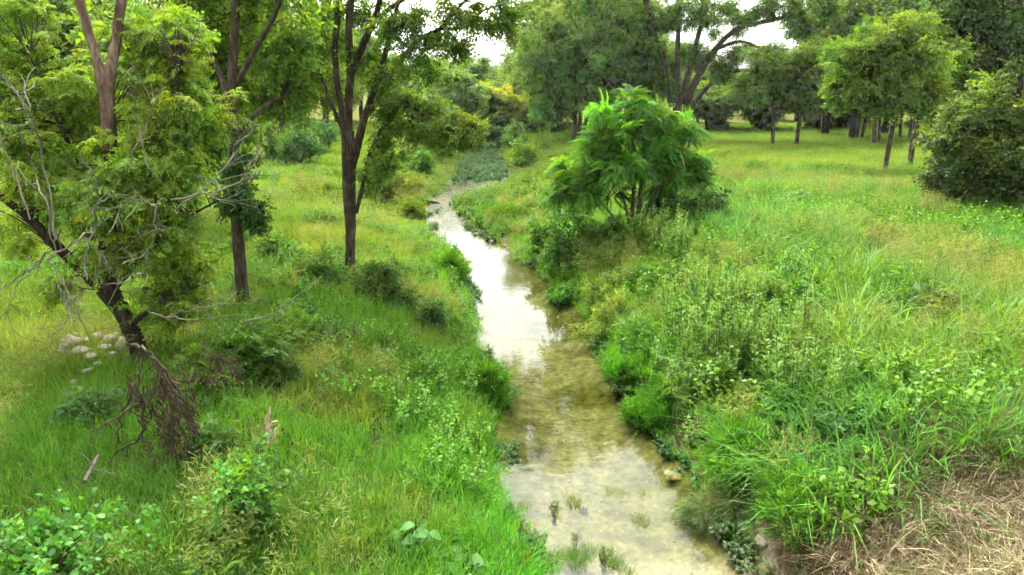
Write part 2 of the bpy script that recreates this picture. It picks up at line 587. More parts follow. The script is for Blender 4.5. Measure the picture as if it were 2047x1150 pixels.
def ball(n, rng, shell=0.5):
    v = rng.normal(0, 1, (n, 3)); v /= np.linalg.norm(v, axis=1, keepdims=True)
    return v * (rng.random(n) ** shell)[:, None]


def crown_from_blobs(mb_leaf, mb_wood, blobs, nodes, kind, size, col, rng, clumps=10, per=14, spread=0.42, droop=0.25, twig=0.012, flat=0.8, var=0.2, out=1.0, cvar=0.16):
    """blobs: (centre, radius). Clumps of sprays inside each blob, a twig from the nearest limb to every clump."""
    for bl_ in blobs:
        c, r = bl_[0], bl_[1]
        dn = bl_[2] if len(bl_) > 2 else 1.0
        nc = max(2, int(clumps * dn))
        cc = c + ball(nc, rng, 0.42) * r * np.array([1, 1, flat])
        for q in cc:
            cr = r * spread * rng.uniform(0.6, 1.25)
            if nodes is not None and len(nodes):
                d = np.linalg.norm(nodes - q, axis=1) + np.maximum(0, nodes[:, 2] - q[2]) * 0.6
                a = nodes[np.argmin(d)]
                dist = np.linalg.norm(q - a)
                if dist > 0.05:
                    mid = (a + q) / 2 + np.array([rng.normal(0, 0.08), rng.normal(0, 0.08), 0.12 + rng.normal(0, 0.06)]) * dist
                    P = catmull([a, mid, q], 3)
                    tube(mb_wood, P, np.linspace(twig * (0.6 + 0.35 * dist), twig * 0.25, len(P)), 4)
            n = max(2, int(per * rng.uniform(0.6, 1.4)))
            off = ball(n, rng, 0.5) * np.array([1, 1, 0.62]) * cr
            X = off / (cr + 1e-6) * out + np.array([0, 0, -droop]) + rng.normal(0, 0.35, (n, 3)) + (q - c) / (r + 1e-6) * 0.5
            ccol = np.asarray(col) * (1 + rng.normal(0, cvar)) * np.array([1 + rng.normal(0, 0.12), 1, 1 + rng.normal(0, 0.1)])
            place(mb_leaf, kind, q + off, X, size, ccol, rng, var)


def limb_world(pts, Y, dy_end=0.0, rng=None):
    n = len(pts)
    P = []; Rr = []
    for i, q in enumerate(pts):
        t = i / max(n - 1, 1)
        yy = Y + dy_end * t
        P.append(W(q[0], q[1], yy)); Rr.append(q[2] * yy / FPX)
    S = catmull(np.column_stack([P, Rr]), 5)
    return S[:, :3], np.maximum(S[:, 3], 0.004)


def photo_tree(name, label, base, limbs, blobs, kind='elm', size=0.5, col=(0.06, 0.12, 0.015), bark=None, leafmat=None, cat='tree', group=None, seed=1,
               clumps=10, per=14, spread=0.42, droop=0.3, twig=0.012, lump=0.16, Y=None, sides=10, extra=None, cvar=0.16, flat=0.85, trunk_name='trunk', crown_name='crown'):
    """limbs: [(points (u, v, half width), depth drift)], blobs: (u, v, radius px, depth offset m)"""
    rng = np.random.default_rng(seed)
    b = G(*base) if Y is None else np.array([*PZ(base[0], base[1], 0)[:2], 0.0])
    if Y is not None:
        b = W(base[0], base[1], Y); b[2] = TZ(b[0], b[1])
    Y = b[1]
    root = thing(name, b, label, cat, group)
    wood, leaf, twigs = MB(), MB(), MB()
    nodes = []; limb_mb = []
    for k, (pts, dy) in enumerate(limbs):
        P, Rr = limb_world(pts, Y, dy)
        mbl = wood if k == 0 else MB()
        if k: limb_mb.append(mbl)
        if k == 0 or pts[0][1] >= base[1] - 3:
            P = np.vstack([P[0] + (P[0] - P[1]) * 0.6 - np.array([0, 0, 0.25]), P]); Rr = np.concatenate([[Rr[0] * 1.75], Rr]); Rr[1] *= 1.28
        tube(mbl, P, Rr, sides if Rr.max() > 0.05 else 6, lump, rng)
        nodes.append(P[len(P) // 3:])
    nodes = np.vstack(nodes) if nodes else None
    B = [(W(q[0], q[1], Y + q[3]), q[2] * (Y + q[3]) / FPX, q[4] if len(q) > 4 else 1.0) for q in blobs]
    crown_from_blobs(leaf, twigs, B, nodes, kind, size, col, rng, clumps, per, spread, droop, twig, flat, cvar=cvar)
    tr_ = wood.build(trunk_name, bark or M_BARK, root, True, b)
    for q in limb_mb:
        q.build('limb', bark or M_BARK, tr_, True, b)
    twigs.build('twigs', bark or M_BARK, root, True, b)['kind'] = 'stuff'
    leaf.build(crown_name, leafmat or M_LEAF, root, False, b)
    if extra: extra(root, b, Y, rng)
    return root


# ------------------------------------------------------------------ terrain, water
def axis(lo, hi, fine_lo, fine_hi, step, grow=1.12):
    a = list(np.arange(fine_lo, fine_hi + 1e-6, step))
    s = step
    while a[-1] < hi: s *= grow; a.append(a[-1] + s)
    s = step
    while a[0] > lo: s *= grow; a.insert(0, a[0] - s)
    return np.array(a)


xs = axis(-260, 260, -16, 18, 0.16)
ys = axis(-30, 300, 1.5, 42, 0.16)
X, Yg = np.meshgrid(xs, ys)
Z = terrain(X, Yg)
V = np.stack([X, Yg, Z], -1).reshape(-1, 3)
nx, ny = len(xs), len(ys)
ii = (np.arange(ny - 1)[:, None] * nx + np.arange(nx - 1)[None]).ravel()
F = np.stack([ii, ii + 1, ii + nx + 1, ii + nx], -1)
dd, ss = creek_d(V[:, 0], V[:, 1])
n1 = fbm(V[:, 0], V[:, 1], 1.1, 4)[:, None]; n2 = fbm(V[:, 0] + 99, V[:, 1], 6.0, 3)[:, None]
soil = np.array([0.045, 0.04, 0.018]) * (0.6 + 0.8 * n1)
green = np.array([0.05, 0.085, 0.014]) * (0.6 + 0.8 * n1)
dryf = np.array([0.20, 0.17, 0.06])
c = soil * (1 - n2) + green * n2
far = sstep((V[:, 1] - 55) / 20)[:, None]
c = c * (1 - far) + (green * 0.6 + dryf * 0.4) * far
bed_sand = np.array([0.34, 0.315, 0.235]); bed_olive = np.array([0.10, 0.11, 0.024])
sandy = sstep((6.9 + 0.8 * (n2 - 0.5) - V[:, 1:2]) / 0.6)
algae = sstep((n1 - 0.42) / 0.2)
bedc = (bed_olive * (0.75 + 0.5 * n1) * (1 - 0.35 * algae) + bed_sand * 0.16 * (1 - algae)) * (1 - sandy) + bed_sand * sandy * (0.75 + 0.4 * n1)
inside = (dd < 0.12)[:, None] & (V[:, 1] < YEND)[:, None]
c = np.where(inside, bedc, c)
mud = ((dd >= 0.12) & (dd < 0.5) & (V[:, 1] < 24))[:, None]
c = np.where(mud, np.array([0.10, 0.085, 0.045]) * (0.6 + 0.8 * n1), c)
uu, vv = project(V)
hayz = inpoly(uu, vv, HAY) & (V[:, 1] < 14)
c = np.where(hayz[:, None], np.array([0.22, 0.17, 0.09]) * (0.5 + n1), c)
mb = MB(); mb.add(V, F, c)
g = mb.build('ground', M_GROUND, smooth=True)
tag(g, 'grassy creek valley ground with gravel creek bed', None, None, 'structure')

wy = np.concatenate([np.arange(0.5, YEND, 0.35), [YEND]])
wlx = np.interp(wy, LEP[:, 1], LEP[:, 0]) - 0.25
wrx = np.interp(wy, REP[:, 1], REP[:, 0]) + 0.25
wv = np.empty((len(wy) * 2, 3)); wv[0::2] = np.column_stack([wlx, wy, np.full(len(wy), ZW)]); wv[1::2] = np.column_stack([wrx, wy, np.full(len(wy), ZW)])
k = np.arange(len(wy) - 1) * 2
mb = MB(); mb.add(wv, np.stack([k, k + 1, k + 3, k + 2], -1))
tag(mb.build('creek_water', M_WATER, smooth=True), 'shallow clear creek water reflecting the white sky', None, None, 'structure')

# ------------------------------------------------------------------ scattered grass (geometry nodes on point clouds)
def gn_group():
    ng = bpy.data.node_groups.new('scatter', 'GeometryNodeTree')
    ng.interface.new_socket('Geometry', in_out='INPUT', socket_type='NodeSocketGeometry')
    ng.interface.new_socket('Tufts', in_out='INPUT', socket_type='NodeSocketCollection')
    ng.interface.new_socket('Geometry', in_out='OUTPUT', socket_type='NodeSocketGeometry')
    n, l = ng.nodes, ng.links
    gi, go = n.new('NodeGroupInput'), n.new('NodeGroupOutput')
    ci = n.new('GeometryNodeCollectionInfo'); ci.inputs['Separate Children'].default_value = True; ci.inputs['Reset Children'].default_value = True
    ip = n.new('GeometryNodeInstanceOnPoints'); ip.inputs['Pick Instance'].default_value = True
    def na(name, typ):
        a = n.new('GeometryNodeInputNamedAttribute'); a.data_type = typ; a.inputs['Name'].default_value = name
        return a.outputs['Attribute']
    l.new(gi.outputs['Geometry'], ip.inputs['Points'])
    l.new(gi.outputs['Tufts'], ci.inputs['Collection'])
    l.new(ci.outputs['Instances'], ip.inputs['Instance'])
    l.new(na('idx', 'INT'), ip.inputs['Instance Index'])
    l.new(na('rot', 'FLOAT_VECTOR'), ip.inputs['Rotation'])
    l.new(na('scl', 'FLOAT_VECTOR'), ip.inputs['Scale'])
    l.new(ip.outputs['Instances'], go.inputs['Geometry'])
    return ng


NG = gn_group()


def blades(rng, n, h, w, lean, disc, col, col2=None, hv=0.35, bend=0.5, segs=3, var=0.2):
    mb = MB()
    s = np.linspace(0, 1, segs + 1)
    V = []; C = []
    for i in range(n):
        a = rng.uniform(0, 2 * np.pi); a2 = a + rng.normal(0, 0.7)
        rb = disc * math.sqrt(rng.random())
        b = np.array([math.cos(a2) * rb, math.sin(a2) * rb, -0.05])
        hh = h * rng.uniform(1 - hv, 1 + hv * 0.5); ln = lean * rng.uniform(0.3, 1.4) * hh
        dx, dy = math.cos(a), math.sin(a)
        x = ln * s ** 1.8
        z = hh * (s - bend * rng.uniform(0.2, 1.1) * s ** 2.6)
        P = b + np.stack([dx * x, dy * x, z], -1)
        tw = a + np.pi / 2 + rng.normal(0, 0.5)
        sd = np.array([math.cos(tw), math.sin(tw), 0])
        ww = w * rng.uniform(0.7, 1.3) * np.array([0.7, 1.0, 0.75, 0.06]) if segs == 3 else w * (1 - s * 0.95)
        V.append(np.stack([P - sd * ww[:, None] / 2, P + sd * ww[:, None] / 2], 1).reshape(-1, 3))
        c = np.asarray(col if (col2 is None or rng.random() > 0.35) else col2) * max(0.4, 1 + rng.normal(0, var))
        C.append(np.tile(c, (2 * (segs + 1), 1)))
    kk = np.arange(segs) * 2
    f1 = np.stack([kk, kk + 1, kk + 3, kk + 2], -1)
    F = (f1[None] + (np.arange(n) * 2 * (segs + 1))[:, None, None]).reshape(-1, 4)
    mb.add(np.concatenate(V), F, np.concatenate(C))
    return mb


def forb(rng, n, h, leaf, col, spread=0.2, stems=4, var=0.2, kind='round'):
    """leafy weed: a few leaning stems with leaves all along"""
    mb = MB(); P = []; D = []; L = []; Wd = []
    for st in range(stems):
        a = rng.uniform(0, 6.28); r = spread * rng.uniform(0.2, 1)
        hh = h * rng.uniform(0.6, 1.1)
        for i in range(n):
            t = (i + 1) / n
            p = np.array([math.cos(a) * r * t, math.sin(a) * r * t, hh * t])
            b = rng.uniform(0, 6.28)
            P.append(p); D.append([math.cos(b), math.sin(b), rng.uniform(-0.3, 0.55)]); L.append(leaf * rng.uniform(0.6, 1.2) * (1.15 - 0.5 * t)); Wd.append(L[-1] * (0.34 if kind == 'round' else 0.11))
        s = np.linspace(0, 1, 4)[:, None]
        tube(mb, np.concatenate([math.cos(a) * r * s, math.sin(a) * r * s, hh * s], 1), np.linspace(0.006, 0.002, 4), 3)
        mb.C[-1] = np.tile(np.array(col) * 0.8, (12, 1)).astype(np.float32)
    V = _leafquads(P, D, L, Wd, np.tile([0, 0, 1.0], (len(P), 1)) + rng.normal(0, 0.3, (len(P), 3)))
    c = np.asarray(col) * (1 + rng.normal(0, var, (len(P), 1))).clip(0.45, 1.6)
    mb.add(V, np.arange(len(V)).reshape(-1, 4), np.repeat(c, 4, 0))
    return mb


def panicle(rng, n, h, col):
    """airy seed heads on thin culms"""
    mb = blades(rng, n, h, 0.004, 0.35, 0.12, np.array(col) * 0.9, None, 0.3, 0.15)
    P = []; D = []; L = []; Wd = []
    for i in range(n * 12):
        a = rng.uniform(0, 6.28); r = rng.uniform(0, 0.35) * h
        P.append([math.cos(a) * r, math.sin(a) * r, h * rng.uniform(0.6, 1.0)]); D.append(rng.normal(0, 1, 3) + np.array([0, 0, 0.4])); L.append(rng.uniform(0.04, 0.10)); Wd.append(0.004)
    V = _leafquads(P, D, L, Wd, rng.normal(0, 1, (len(P), 3)))
    mb.add(V, np.arange(len(V)).reshape(-1, 4), np.repeat(np.asarray(col) * (1 + rng.normal(0, 0.2, (len(P), 1))).clip(0.5, 1.5), 4, 0))
    return mb


def tuft_collection(name, makers, mat):
    c = bpy.data.collections.new(name)
    for i, mbk in enumerate(makers):
        o = bpy.data.objects.new('%s_tuft_%02d' % (name, i), mbk.mesh(name + '_tuft', mat))
        c.objects.link(o)
    return c, len(makers)


def scatter(name, label, cat, coll, pos, tint, scl, rng, tilt=0.12, kind='stuff', yaw=None):
    c, nv = coll
    n = len(pos)
    me = bpy.data.meshes.new(name)
    me.vertices.add(n); me.vertices.foreach_set('co', np.asarray(pos, np.float32).ravel())
    a = me.attributes.new('idx', 'INT', 'POINT'); a.data.foreach_set('value', rng.integers(0, nv, n).astype(np.int32))
    rot = np.column_stack([rng.normal(0, tilt, n), rng.normal(0, tilt, n), rng.uniform(0, 6.28, n) if yaw is None else yaw])
    a = me.attributes.new('rot', 'FLOAT_VECTOR', 'POINT'); a.data.foreach_set('vector', rot.astype(np.float32).ravel())
    sc = np.asarray(scl); sc = np.repeat(sc[:, None], 3, 1) if sc.ndim == 1 else sc
    a = me.attributes.new('scl', 'FLOAT_VECTOR', 'POINT'); a.data.foreach_set('vector', sc.astype(np.float32).ravel())
    t = np.concatenate([tint, np.ones((n, 1))], 1).astype(np.float32)
    a = me.attributes.new('tint', 'FLOAT_COLOR', 'POINT'); a.data.foreach_set('color', t.ravel())
    o = bpy.data.objects.new(name, me); COL.objects.link(o)
    md = o.modifiers.new('scatter', 'NODES'); md.node_group = NG
    for it in NG.interface.items_tree:
        if it.item_type == 'SOCKET' and it.name == 'Tufts':
            md[it.identifier] = c
    return tag(o, label, cat, None, kind)


def candidates(n, rng, y0, y1, umin=-60, umax=2110, vmin=0, vmax=1260, power=1.0):
    """random ground points inside the (widened) view, density per square metre even in Y**power"""
    y = y0 + (y1 - y0) * rng.random(n) ** power
    half = y * (1023.5 + 90) / FPX * 1.06 + 0.4
    x = rng.uniform(-1, 1, n) * half
    keep = rng.random(n) < half / half.max() if power == 1.0 else np.ones(n, bool)
    x, y = x[keep], y[keep]
    P = np.stack([x, y, terrain(x, y)], -1)
    u, v = project(P)
    k = (u > umin) & (u < umax) & (v > vmin) & (v < vmax)
    return P[k], u[k], v[k]


rg = np.random.default_rng(11)
GC = np.array([0.068, 0.135, 0.012])
T_FINE = tuft_collection('fine_grass', [blades(rg, 34, 0.34, 0.006, 0.55, 0.14, GC, GC * [1.5, 1.15, 1.3]) for _ in range(6)], M_GRASS)
T_MEAD = tuft_collection('meadow_grass', [blades(rg, 40, 0.34, 0.011, 0.6, 0.30, GC, GC * [1.9, 1.3, 1.6]) for _ in range(6)], M_GRASS)
T_TALL = tuft_collection('tall_grass', [blades(rg, 26, 0.72, 0.012, 0.75, 0.18, GC, GC * [1.3, 1.2, 1.7], 0.45, 0.75) for _ in range(7)], M_GRASS)
T_FORB = tuft_collection('leafy_weeds', [forb(rg, 12, 0.42, 0.075, GC, 0.2, 6) for _ in range(6)], M_GRASS)
T_PAN = tuft_collection('seed_heads', [panicle(rg, 7, 0.62, np.array([0.13, 0.16, 0.045])) for _ in range(5)], M_GRASS)
T_HAY = tuft_collection('hay', [blades(rg, 34, 0.2, 0.006, 1.5, 0.2, (0.38, 0.30, 0.165), (0.58, 0.50, 0.33), 0.5, 0.7, 3, 0.35) for _ in range(6)], M_STRAW)
T_THATCH = tuft_collection('thatch', [blades(rg, 30, 0.5, 0.007, 0.8, 0.2, (0.12, 0.08, 0.04), (0.2, 0.14, 0.075), 0.4, 0.7) for _ in range(5)], M_STRAW)
T_WATER = tuft_collection('water_weed', [forb(rg, 7, 0.16, 0.07, np.array([0.035, 0.085, 0.02]), 0.16, 6) for _ in range(5)], M_GRASS)


def tinted(P, base, rng, s=3.0, a=0.35, b=0.25):
    n = fbm(P[:, 0] + 7, P[:, 1] + 3, s, 3); m = fbm(P[:, 0] - 40, P[:, 1] + 60, s * 2.5, 2)
    f = 1 + a * (n - 0.5) * 2
    t = np.asarray(base, float) * f[:, None] * (1 + rng.normal(0, 0.1, len(P)))[:, None]
    t[:, 0] *= 1 + b * 2 * (m - 0.5)
    return t.clip(0.05, 4)


# zones, in photograph rows on the ground
Z_TALL = [(1290, 700), (1330, 560), (1420, 440), (1500, 380), (1700, 350), (2200, 360), (2300, 900), (1950, 950), (1830, 985), (1730, 1050), (1655, 1155), (1600, 1290), (1440, 1060), (1340, 860)]
Z_FARCREEK = [(905, 360), (1012, 360), (1004, 290), (930, 288)]

# near fine grass on both banks
P, u, v = candidates(60000, np.random.default_rng(21), 3.5, 26)
d, s = creek_d(P[:, 0], P[:, 1])
r = np.random.default_rng(22)
k = (d > 0.02) & ~inpoly(u, v, HAY) & (r.random(len(P)) < np.where(inpoly(u, v, Z_TALL), 0.35, 1.0))
P, u, v, d, s = P[k], u[k], v[k], d[k], s[k]
t = tinted(P, (1.0, 1.12, 0.85), r, 2.2, 0.35, 0.4)
edgeb = np.exp(-d / 0.9)[:, None]
t = t * (1 - edgeb) + t * np.array([0.85, 1.45, 0.8]) * edgeb
dry = sstep((fbm(P[:, 0] * 1.2 + 5, P[:, 1] + 13, 1.7) - 0.52) / 0.12)[:, None] * (s < 0)[:, None] * (1 - edgeb)
t = t * (1 - dry) + np.array([1.75, 1.4, 2.2]) * dry * r.uniform(0.7, 1.1, (len(P), 1))
sc = r.uniform(0.7, 1.35, len(P)) * (0.75 + 0.5 * fbm(P[:, 0], P[:, 1] + 5, 1.3)) * (1 - 0.72 * np.exp(-d / 1.5) * sstep((P[:, 1] - 18) / 4))
scatter('bank_grass', 'fine green and straw coloured grass covering both creek banks', 'grass', T_FINE, P, t, sc, r)

# meadow grass, farther
P, u, v = candidates(90000, np.random.default_rng(31), 18, 75)
d, s = creek_d(P[:, 0], P[:, 1])
r = np.random.default_rng(32)
k = (d > 0.05)
P, u, v, d = P[k], u[k], v[k], d[k]
t = tinted(P, (1.0, 1.15, 0.85), r, 7.0, 0.25, 0.3)
pale = (sstep((P[:, 1] - 26) / 6) * sstep((P[:, 0] - 6) / 3) * (1 - sstep((P[:, 1] - 50) / 15)))[:, None] * (0.35 + 0.65 * sstep((fbm(P[:, 0] * 0.5, P[:, 1] * 1.6, 6.0) - 0.42) / 0.2))[:, None]
t = t * (1 - 0.75 * pale) + np.array([1.75, 1.5, 1.7]) * 0.75 * pale
sc = r.uniform(0.6, 1.15, len(P)) * (1 - 0.78 * np.exp(-d / 1.8) * (P[:, 1] < 46))
scatter('meadow_grass', 'soft pale green meadow grass stretching to the far trees', 'grass', T_MEAD, P, t, sc, r)

# tall bladed grass on the right bank
P, u, v = candidates(34000, np.random.default_rng(41), 5, 32)
d, s = creek_d(P[:, 0], P[:, 1])
r = np.random.default_rng(42)
k = (d > 0.35) & inpoly(u, v, Z_TALL) & ((fbm(P[:, 0] + 170, P[:, 1] + 221, 1.6) < 0.53) | (r.random(len(P)) < .3))
P, u, v = P[k], u[k], v[k]
t = tinted(P, (0.92, 1.08, 1.1), r, 2.4, 0.4, 0.3)
pf = fbm(P[:, 0] + 4, P[:, 1], 2.2)
sc = r.uniform(0.65, 1.2, len(P)) * (0.55 + 1.0 * pf)
sg = sstep((fbm(P[:, 0] + 60, P[:, 1] + 8, 1.8) - .52) / .1)[:, None]; tn = sstep((fbm(P[:, 0] - 33, P[:, 1] + 48, 1.4) - .55) / .1)[:, None]
t = t * (1 - sg) + t * np.array([.8, .95, 1.15]) * sg
t = t * (1 - .35 * tn) + np.array([2.2, 1.6, 2.4]) * .35 * tn
scatter('tall_grass', 'tall arching blade grass standing thick on the creek bank beside the hay', 'grass', T_TALL, P, t, sc, r)

# airy seed heads
P, u, v = candidates(14000, np.random.default_rng(51), 4.5, 30)
d, s = creek_d(P[:, 0], P[:, 1])
r = np.random.default_rng(52)
nse = fbm(P[:, 0] + 70, P[:, 1] + 21, 2.0)
k = (d > 0.3) & ~inpoly(u, v, HAY) & (nse > 0.57)
P = P[k]
scatter('seed_grass', 'airy tan seed heads rising out of the bank grass', 'grass', T_PAN, P, tinted(P, (1, 1, 1), r, 2.0), r.uniform(0.6, 1.25, len(P)), r)

# leafy weeds
P, u, v = candidates(30000, np.random.default_rng(61), 4.5, 34)
d, s = creek_d(P[:, 0], P[:, 1])
r = np.random.default_rng(62)
nse = fbm(P[:, 0] + 170, P[:, 1] + 221, 1.6)
k = (d > 0.15) & ~inpoly(u, v, HAY) & (nse > np.where(s > 0, np.where(d < 2.5, 0.4, 0.47), np.where(d < 1.2, 0.5, 0.57)))
P = P[k]
scatter('leafy_weeds', 'low broad leaved weeds growing through the bank grass', 'weeds', T_FORB, P, tinted(P, (1.15, 1.35, 1.0), r, 1.5, 0.4, 0.35), r.uniform(0.5, 1.2, len(P)) * np.where(P[:, 0] > 0, 1.3, 1.0), r)

# hay
P, u, v = candidates(34000, np.random.default_rng(71), 4, 11)
r = np.random.default_rng(72)
k = inpoly(u, v, HAY)
P = P[k]
t = tinted(P, (1, 1, 1), r, 1.2, 0.4, 0.15)
gm = (r.random(len(P)) < 0.16)[:, None]
t = np.where(gm, t * np.array([0.42, 0.75, 0.28]), t)
scatter('cut_hay', 'dry brown cut hay lying flat beside the tall grass', 'hay', T_HAY, P + [0, 0, 0.02], t, r.uniform(0.6, 1.3, len(P)), r, 0.3)
# brown thatch under the tall grass edge
P, u, v = candidates(26000, np.random.default_rng(73), 4, 12)
lim = np.interp(u, [1500, 1655, 1730, 1830, 1950, 2200], [1250, 1150, 1045, 980, 948, 925])
k = (u > 1560) & (v < lim + 20) & (v > lim - 85) & (np.random.default_rng(5).random(len(u)) < .4)
P = P[k]
scatter('dead_thatch', 'dark brown dead thatch at the cut edge of the tall grass', 'grass', T_THATCH, P, tinted(P, (1, 1, 1), r, 1.0), r.uniform(0.7, 1.2, len(P)), r, 0.3)

# water weed on the far creek and along the edges
P, u, v = candidates(60000, np.random.default_rng(81), 26, 64, 840, 1030)
d, s = creek_d(P[:, 0], P[:, 1])
r = np.random.default_rng(82)
dens = np.where(P[:, 1] > 37.0, 0.9, np.where(P[:, 1] > 27, 0.07, 0.0))
k = (d < 0.1) & (r.random(len(P)) < dens)
P = P[k].copy(); P[:, 2] = ZW - 0.02
scatter('water_weed', 'blue green water weed covering the far reach of the creek', 'water weed', T_WATER, P, tinted(P, (1.0, 1.1, 1.6), r, 3.0), r.uniform(0.8, 1.6, len(P)), r)
P, u, v = candidates(40000, np.random.default_rng(83), 4.5, 26)
d, s = creek_d(P[:, 0], P[:, 1])
nse = fbm(P[:, 0] + 11, P[:, 1] + 5, 0.9)
k = (d < 0.06) & (((d > -0.22) & (nse > 0.5)) | ((u < 1260) & (v > 1040) & (nse > 0.60)))
P = P[k].copy(); P[:, 2] = np.maximum(P[:, 2], ZW - 0.04)
scatter('shore_weed', 'small green weeds standing in the shallow edge of the creek', 'water weed', T_WATER, P, tinted(P, (1.3, 1.1, 1.3), r, 0.7, 0.3, 0.6), r.uniform(0.6, 1.4, len(P)), r)

P, u, v = candidates(60000, np.random.default_rng(87), 4.5, 9)
d, s = creek_d(P[:, 0], P[:, 1])
r = np.random.default_rng(88)
k = (d < -.05) & (u < 1290) & (v > 1010) & (fbm(P[:, 0] * 1.3 + 3, P[:, 1] + 45, .35) > .66) & (r.random(len(P)) < .5)
P = P[k].copy(); P[:, 2] = ZW - 0.03
scatter('emergent_grass', 'sparse thin grass standing up out of the sandy shallows', 'grass', T_FINE, P, tinted(P, (1.1, .95, 1.3), r, .5, .3, .6), r.uniform(.3, .6, len(P)), r, .05)


def pebble_mb(rng, col):
    n1_, n2_ = 5, 7
    th = np.linspace(0.05, np.pi - 0.05, n1_); ph = np.linspace(0, 2 * np.pi, n2_, endpoint=False)
    V_ = np.stack([np.sin(th)[:, None] * np.cos(ph), np.sin(th)[:, None] * np.sin(ph), np.cos(th)[:, None] * np.ones(n2_) * .45], -1) * (1 + rng.normal(0, .12, (n1_, n2_)))[..., None]
    i = np.arange(n1_ - 1)[:, None] * n2_; j = np.arange(n2_)[None]
    mb_ = MB(); mb_.add(V_.reshape(-1, 3) * np.array([1, rng.uniform(.6, 1), 1]), np.stack([i + j, i + n2_ + j, i + n2_ + (j + 1) % n2_, i + (j + 1) % n2_], -1).reshape(-1, 4), col)
    return mb_


M_PEB = leaf_material('wet_pebble', 0.0, 0.02, 0.4, inst=True, warm=(1, 1, 1), gain=1.0)
T_PEB = tuft_collection('bed_gravel', [pebble_mb(rg, c_) for c_ in ((.15, .135, .07), (.22, .195, .12), (.12, .11, .055), (.18, .16, .09), (.10, .09, .05))], M_PEB)
P, u, v = candidates(120000, np.random.default_rng(91), 4.5, 26)
d, s_ = creek_d(P[:, 0], P[:, 1])
r = np.random.default_rng(92)
k = (d < 0.1) & (r.random(len(P)) < .06 + .3 * (fbm(P[:, 0], P[:, 1], .7) > .55))
P = P[k]
scatter('bed_gravel', 'wet gravel lying on the shallow creek bed', 'gravel', T_PEB, P, tinted(P, (1, 1, 1), r, .8), (.008 + .032 * r.random(len(P)) ** 4), r, .2)

# ------------------------------------------------------------------ near trees
# 1. leaning dark tree, with the forked red-barked stem and dead grey twigs
L1 = [([(282, 730, 18.2), (262, 662, 17.5), (235, 612, 16.0), (217, 560, 14.4), (211, 500, 13.7), (214, 430, 12.9), (218, 340, 10.6), (217, 285, 8.4), (216, 245, 6.1)], 0.0),
      ([(240, 625, 10.6), (185, 562, 10.6), (122, 502, 9.9), (62, 440, 7.6), (8, 398, 6.8), (-70, 340, 5.3)], -0.8),
      ([(214, 450, 6.8), (262, 360, 5.3), (310, 270, 3.0), (350, 170, 1.1), (362, 130, 0.6)], -0.2),
      ([(214, 430, 6.8), (160, 330, 5.3), (110, 230, 3.0), (75, 150, 1.5), (60, 110, 0.6)], 0.2),
      ([(225, 580, 6.8), (300, 500, 5.3), (370, 440, 3.0), (430, 405, 1.5), (460, 390, 0.6)], -0.3),
      ([(255, 655, 6.1), (330, 600, 3.8), (390, 575, 1.9), (425, 560, 0.6)], -0.1)]
B1 = [(45, 110, 60, .5, .9), (100, 170, 60, .2), (25, 230, 60, 0), (120, 270, 60, .3), (55, 320, 60, -.3), (300, 60, 55, .6), (355, 120, 65, .3), (290, 150, 55, .8), (395, 200, 60, 0), (370, 60, 45, .5), (180, 240, 40, .9, .8),
      (320, 225, 60, .2), (250, 300, 55, -.5, .9), (335, 310, 60, -.2), (130, 370, 55, -.4, .8), (250, 390, 55, -.6, .8), (345, 390, 55, 0), (310, 480, 55, -.2, .8), (365, 520, 40, 0, .6),
      (330, 560, 48, .3, .8), (380, 600, 32, .2, .6), (310, 630, 42, .2, .7), (20, 450, 45, .8, .6), (160, 180, 40, .8, .7), (170, 420, 45, -.5, .7), (70, 400, 45, .3, .7), (200, 500, 36, -.5, .5), (120, 560, 30, .5, .4), (30, 30, 45, .6, .8)]
TW1 = [[(312, 410), (275, 400), (238, 425), (214, 470)], [(312, 412), (302, 452), (270, 480), (238, 500)], [(315, 415), (312, 460), (296, 500), (245, 528)], [(296, 498), (288, 540), (262, 560), (232, 570)],
       [(98, 445), (108, 520), (120, 570), (138, 620), (140, 645)], [(105, 500), (62, 535), (15, 570), (-20, 600)], [(108, 505), (152, 480), (186, 452), (190, 425)], [(200, 500), (192, 550), (150, 600)],
       [(122, 552), (146, 602), (182, 682)], [(112, 480), (88, 330), (62, 220), (42, 150)], [(84, 310), (42, 205), (5, 150)], [(300, 340), (276, 260), (268, 180), (262, 130)], [(260, 330), (300, 210), (262, 120)],
       [(350, 420), (440, 345), (470, 292), (474, 215)], [(470, 292), (522, 255), (518, 300), (490, 340)], [(340, 400), (420, 385), (500, 355), (520, 340)], [(340, 632), (400, 614), (500, 606), (500, 590)],
       [(490, 642), (540, 634), (562, 612)], [(300, 625), (380, 640), (470, 628)], [(60, 440), (20, 330), (0, 260)], [(122, 505), (95, 420), (60, 330), (35, 250)], [(105, 510), (40, 560), (10, 640)], [(150, 600), (120, 660), (90, 700)],
       [(330, 395), (310, 415), (290, 402), (250, 440)], [(190, 430), (196, 380), (185, 330)], [(400, 385), (450, 400), (490, 380)], [(240, 560), (215, 540), (205, 500)], [(190, 460), (170, 520), (175, 560)]]


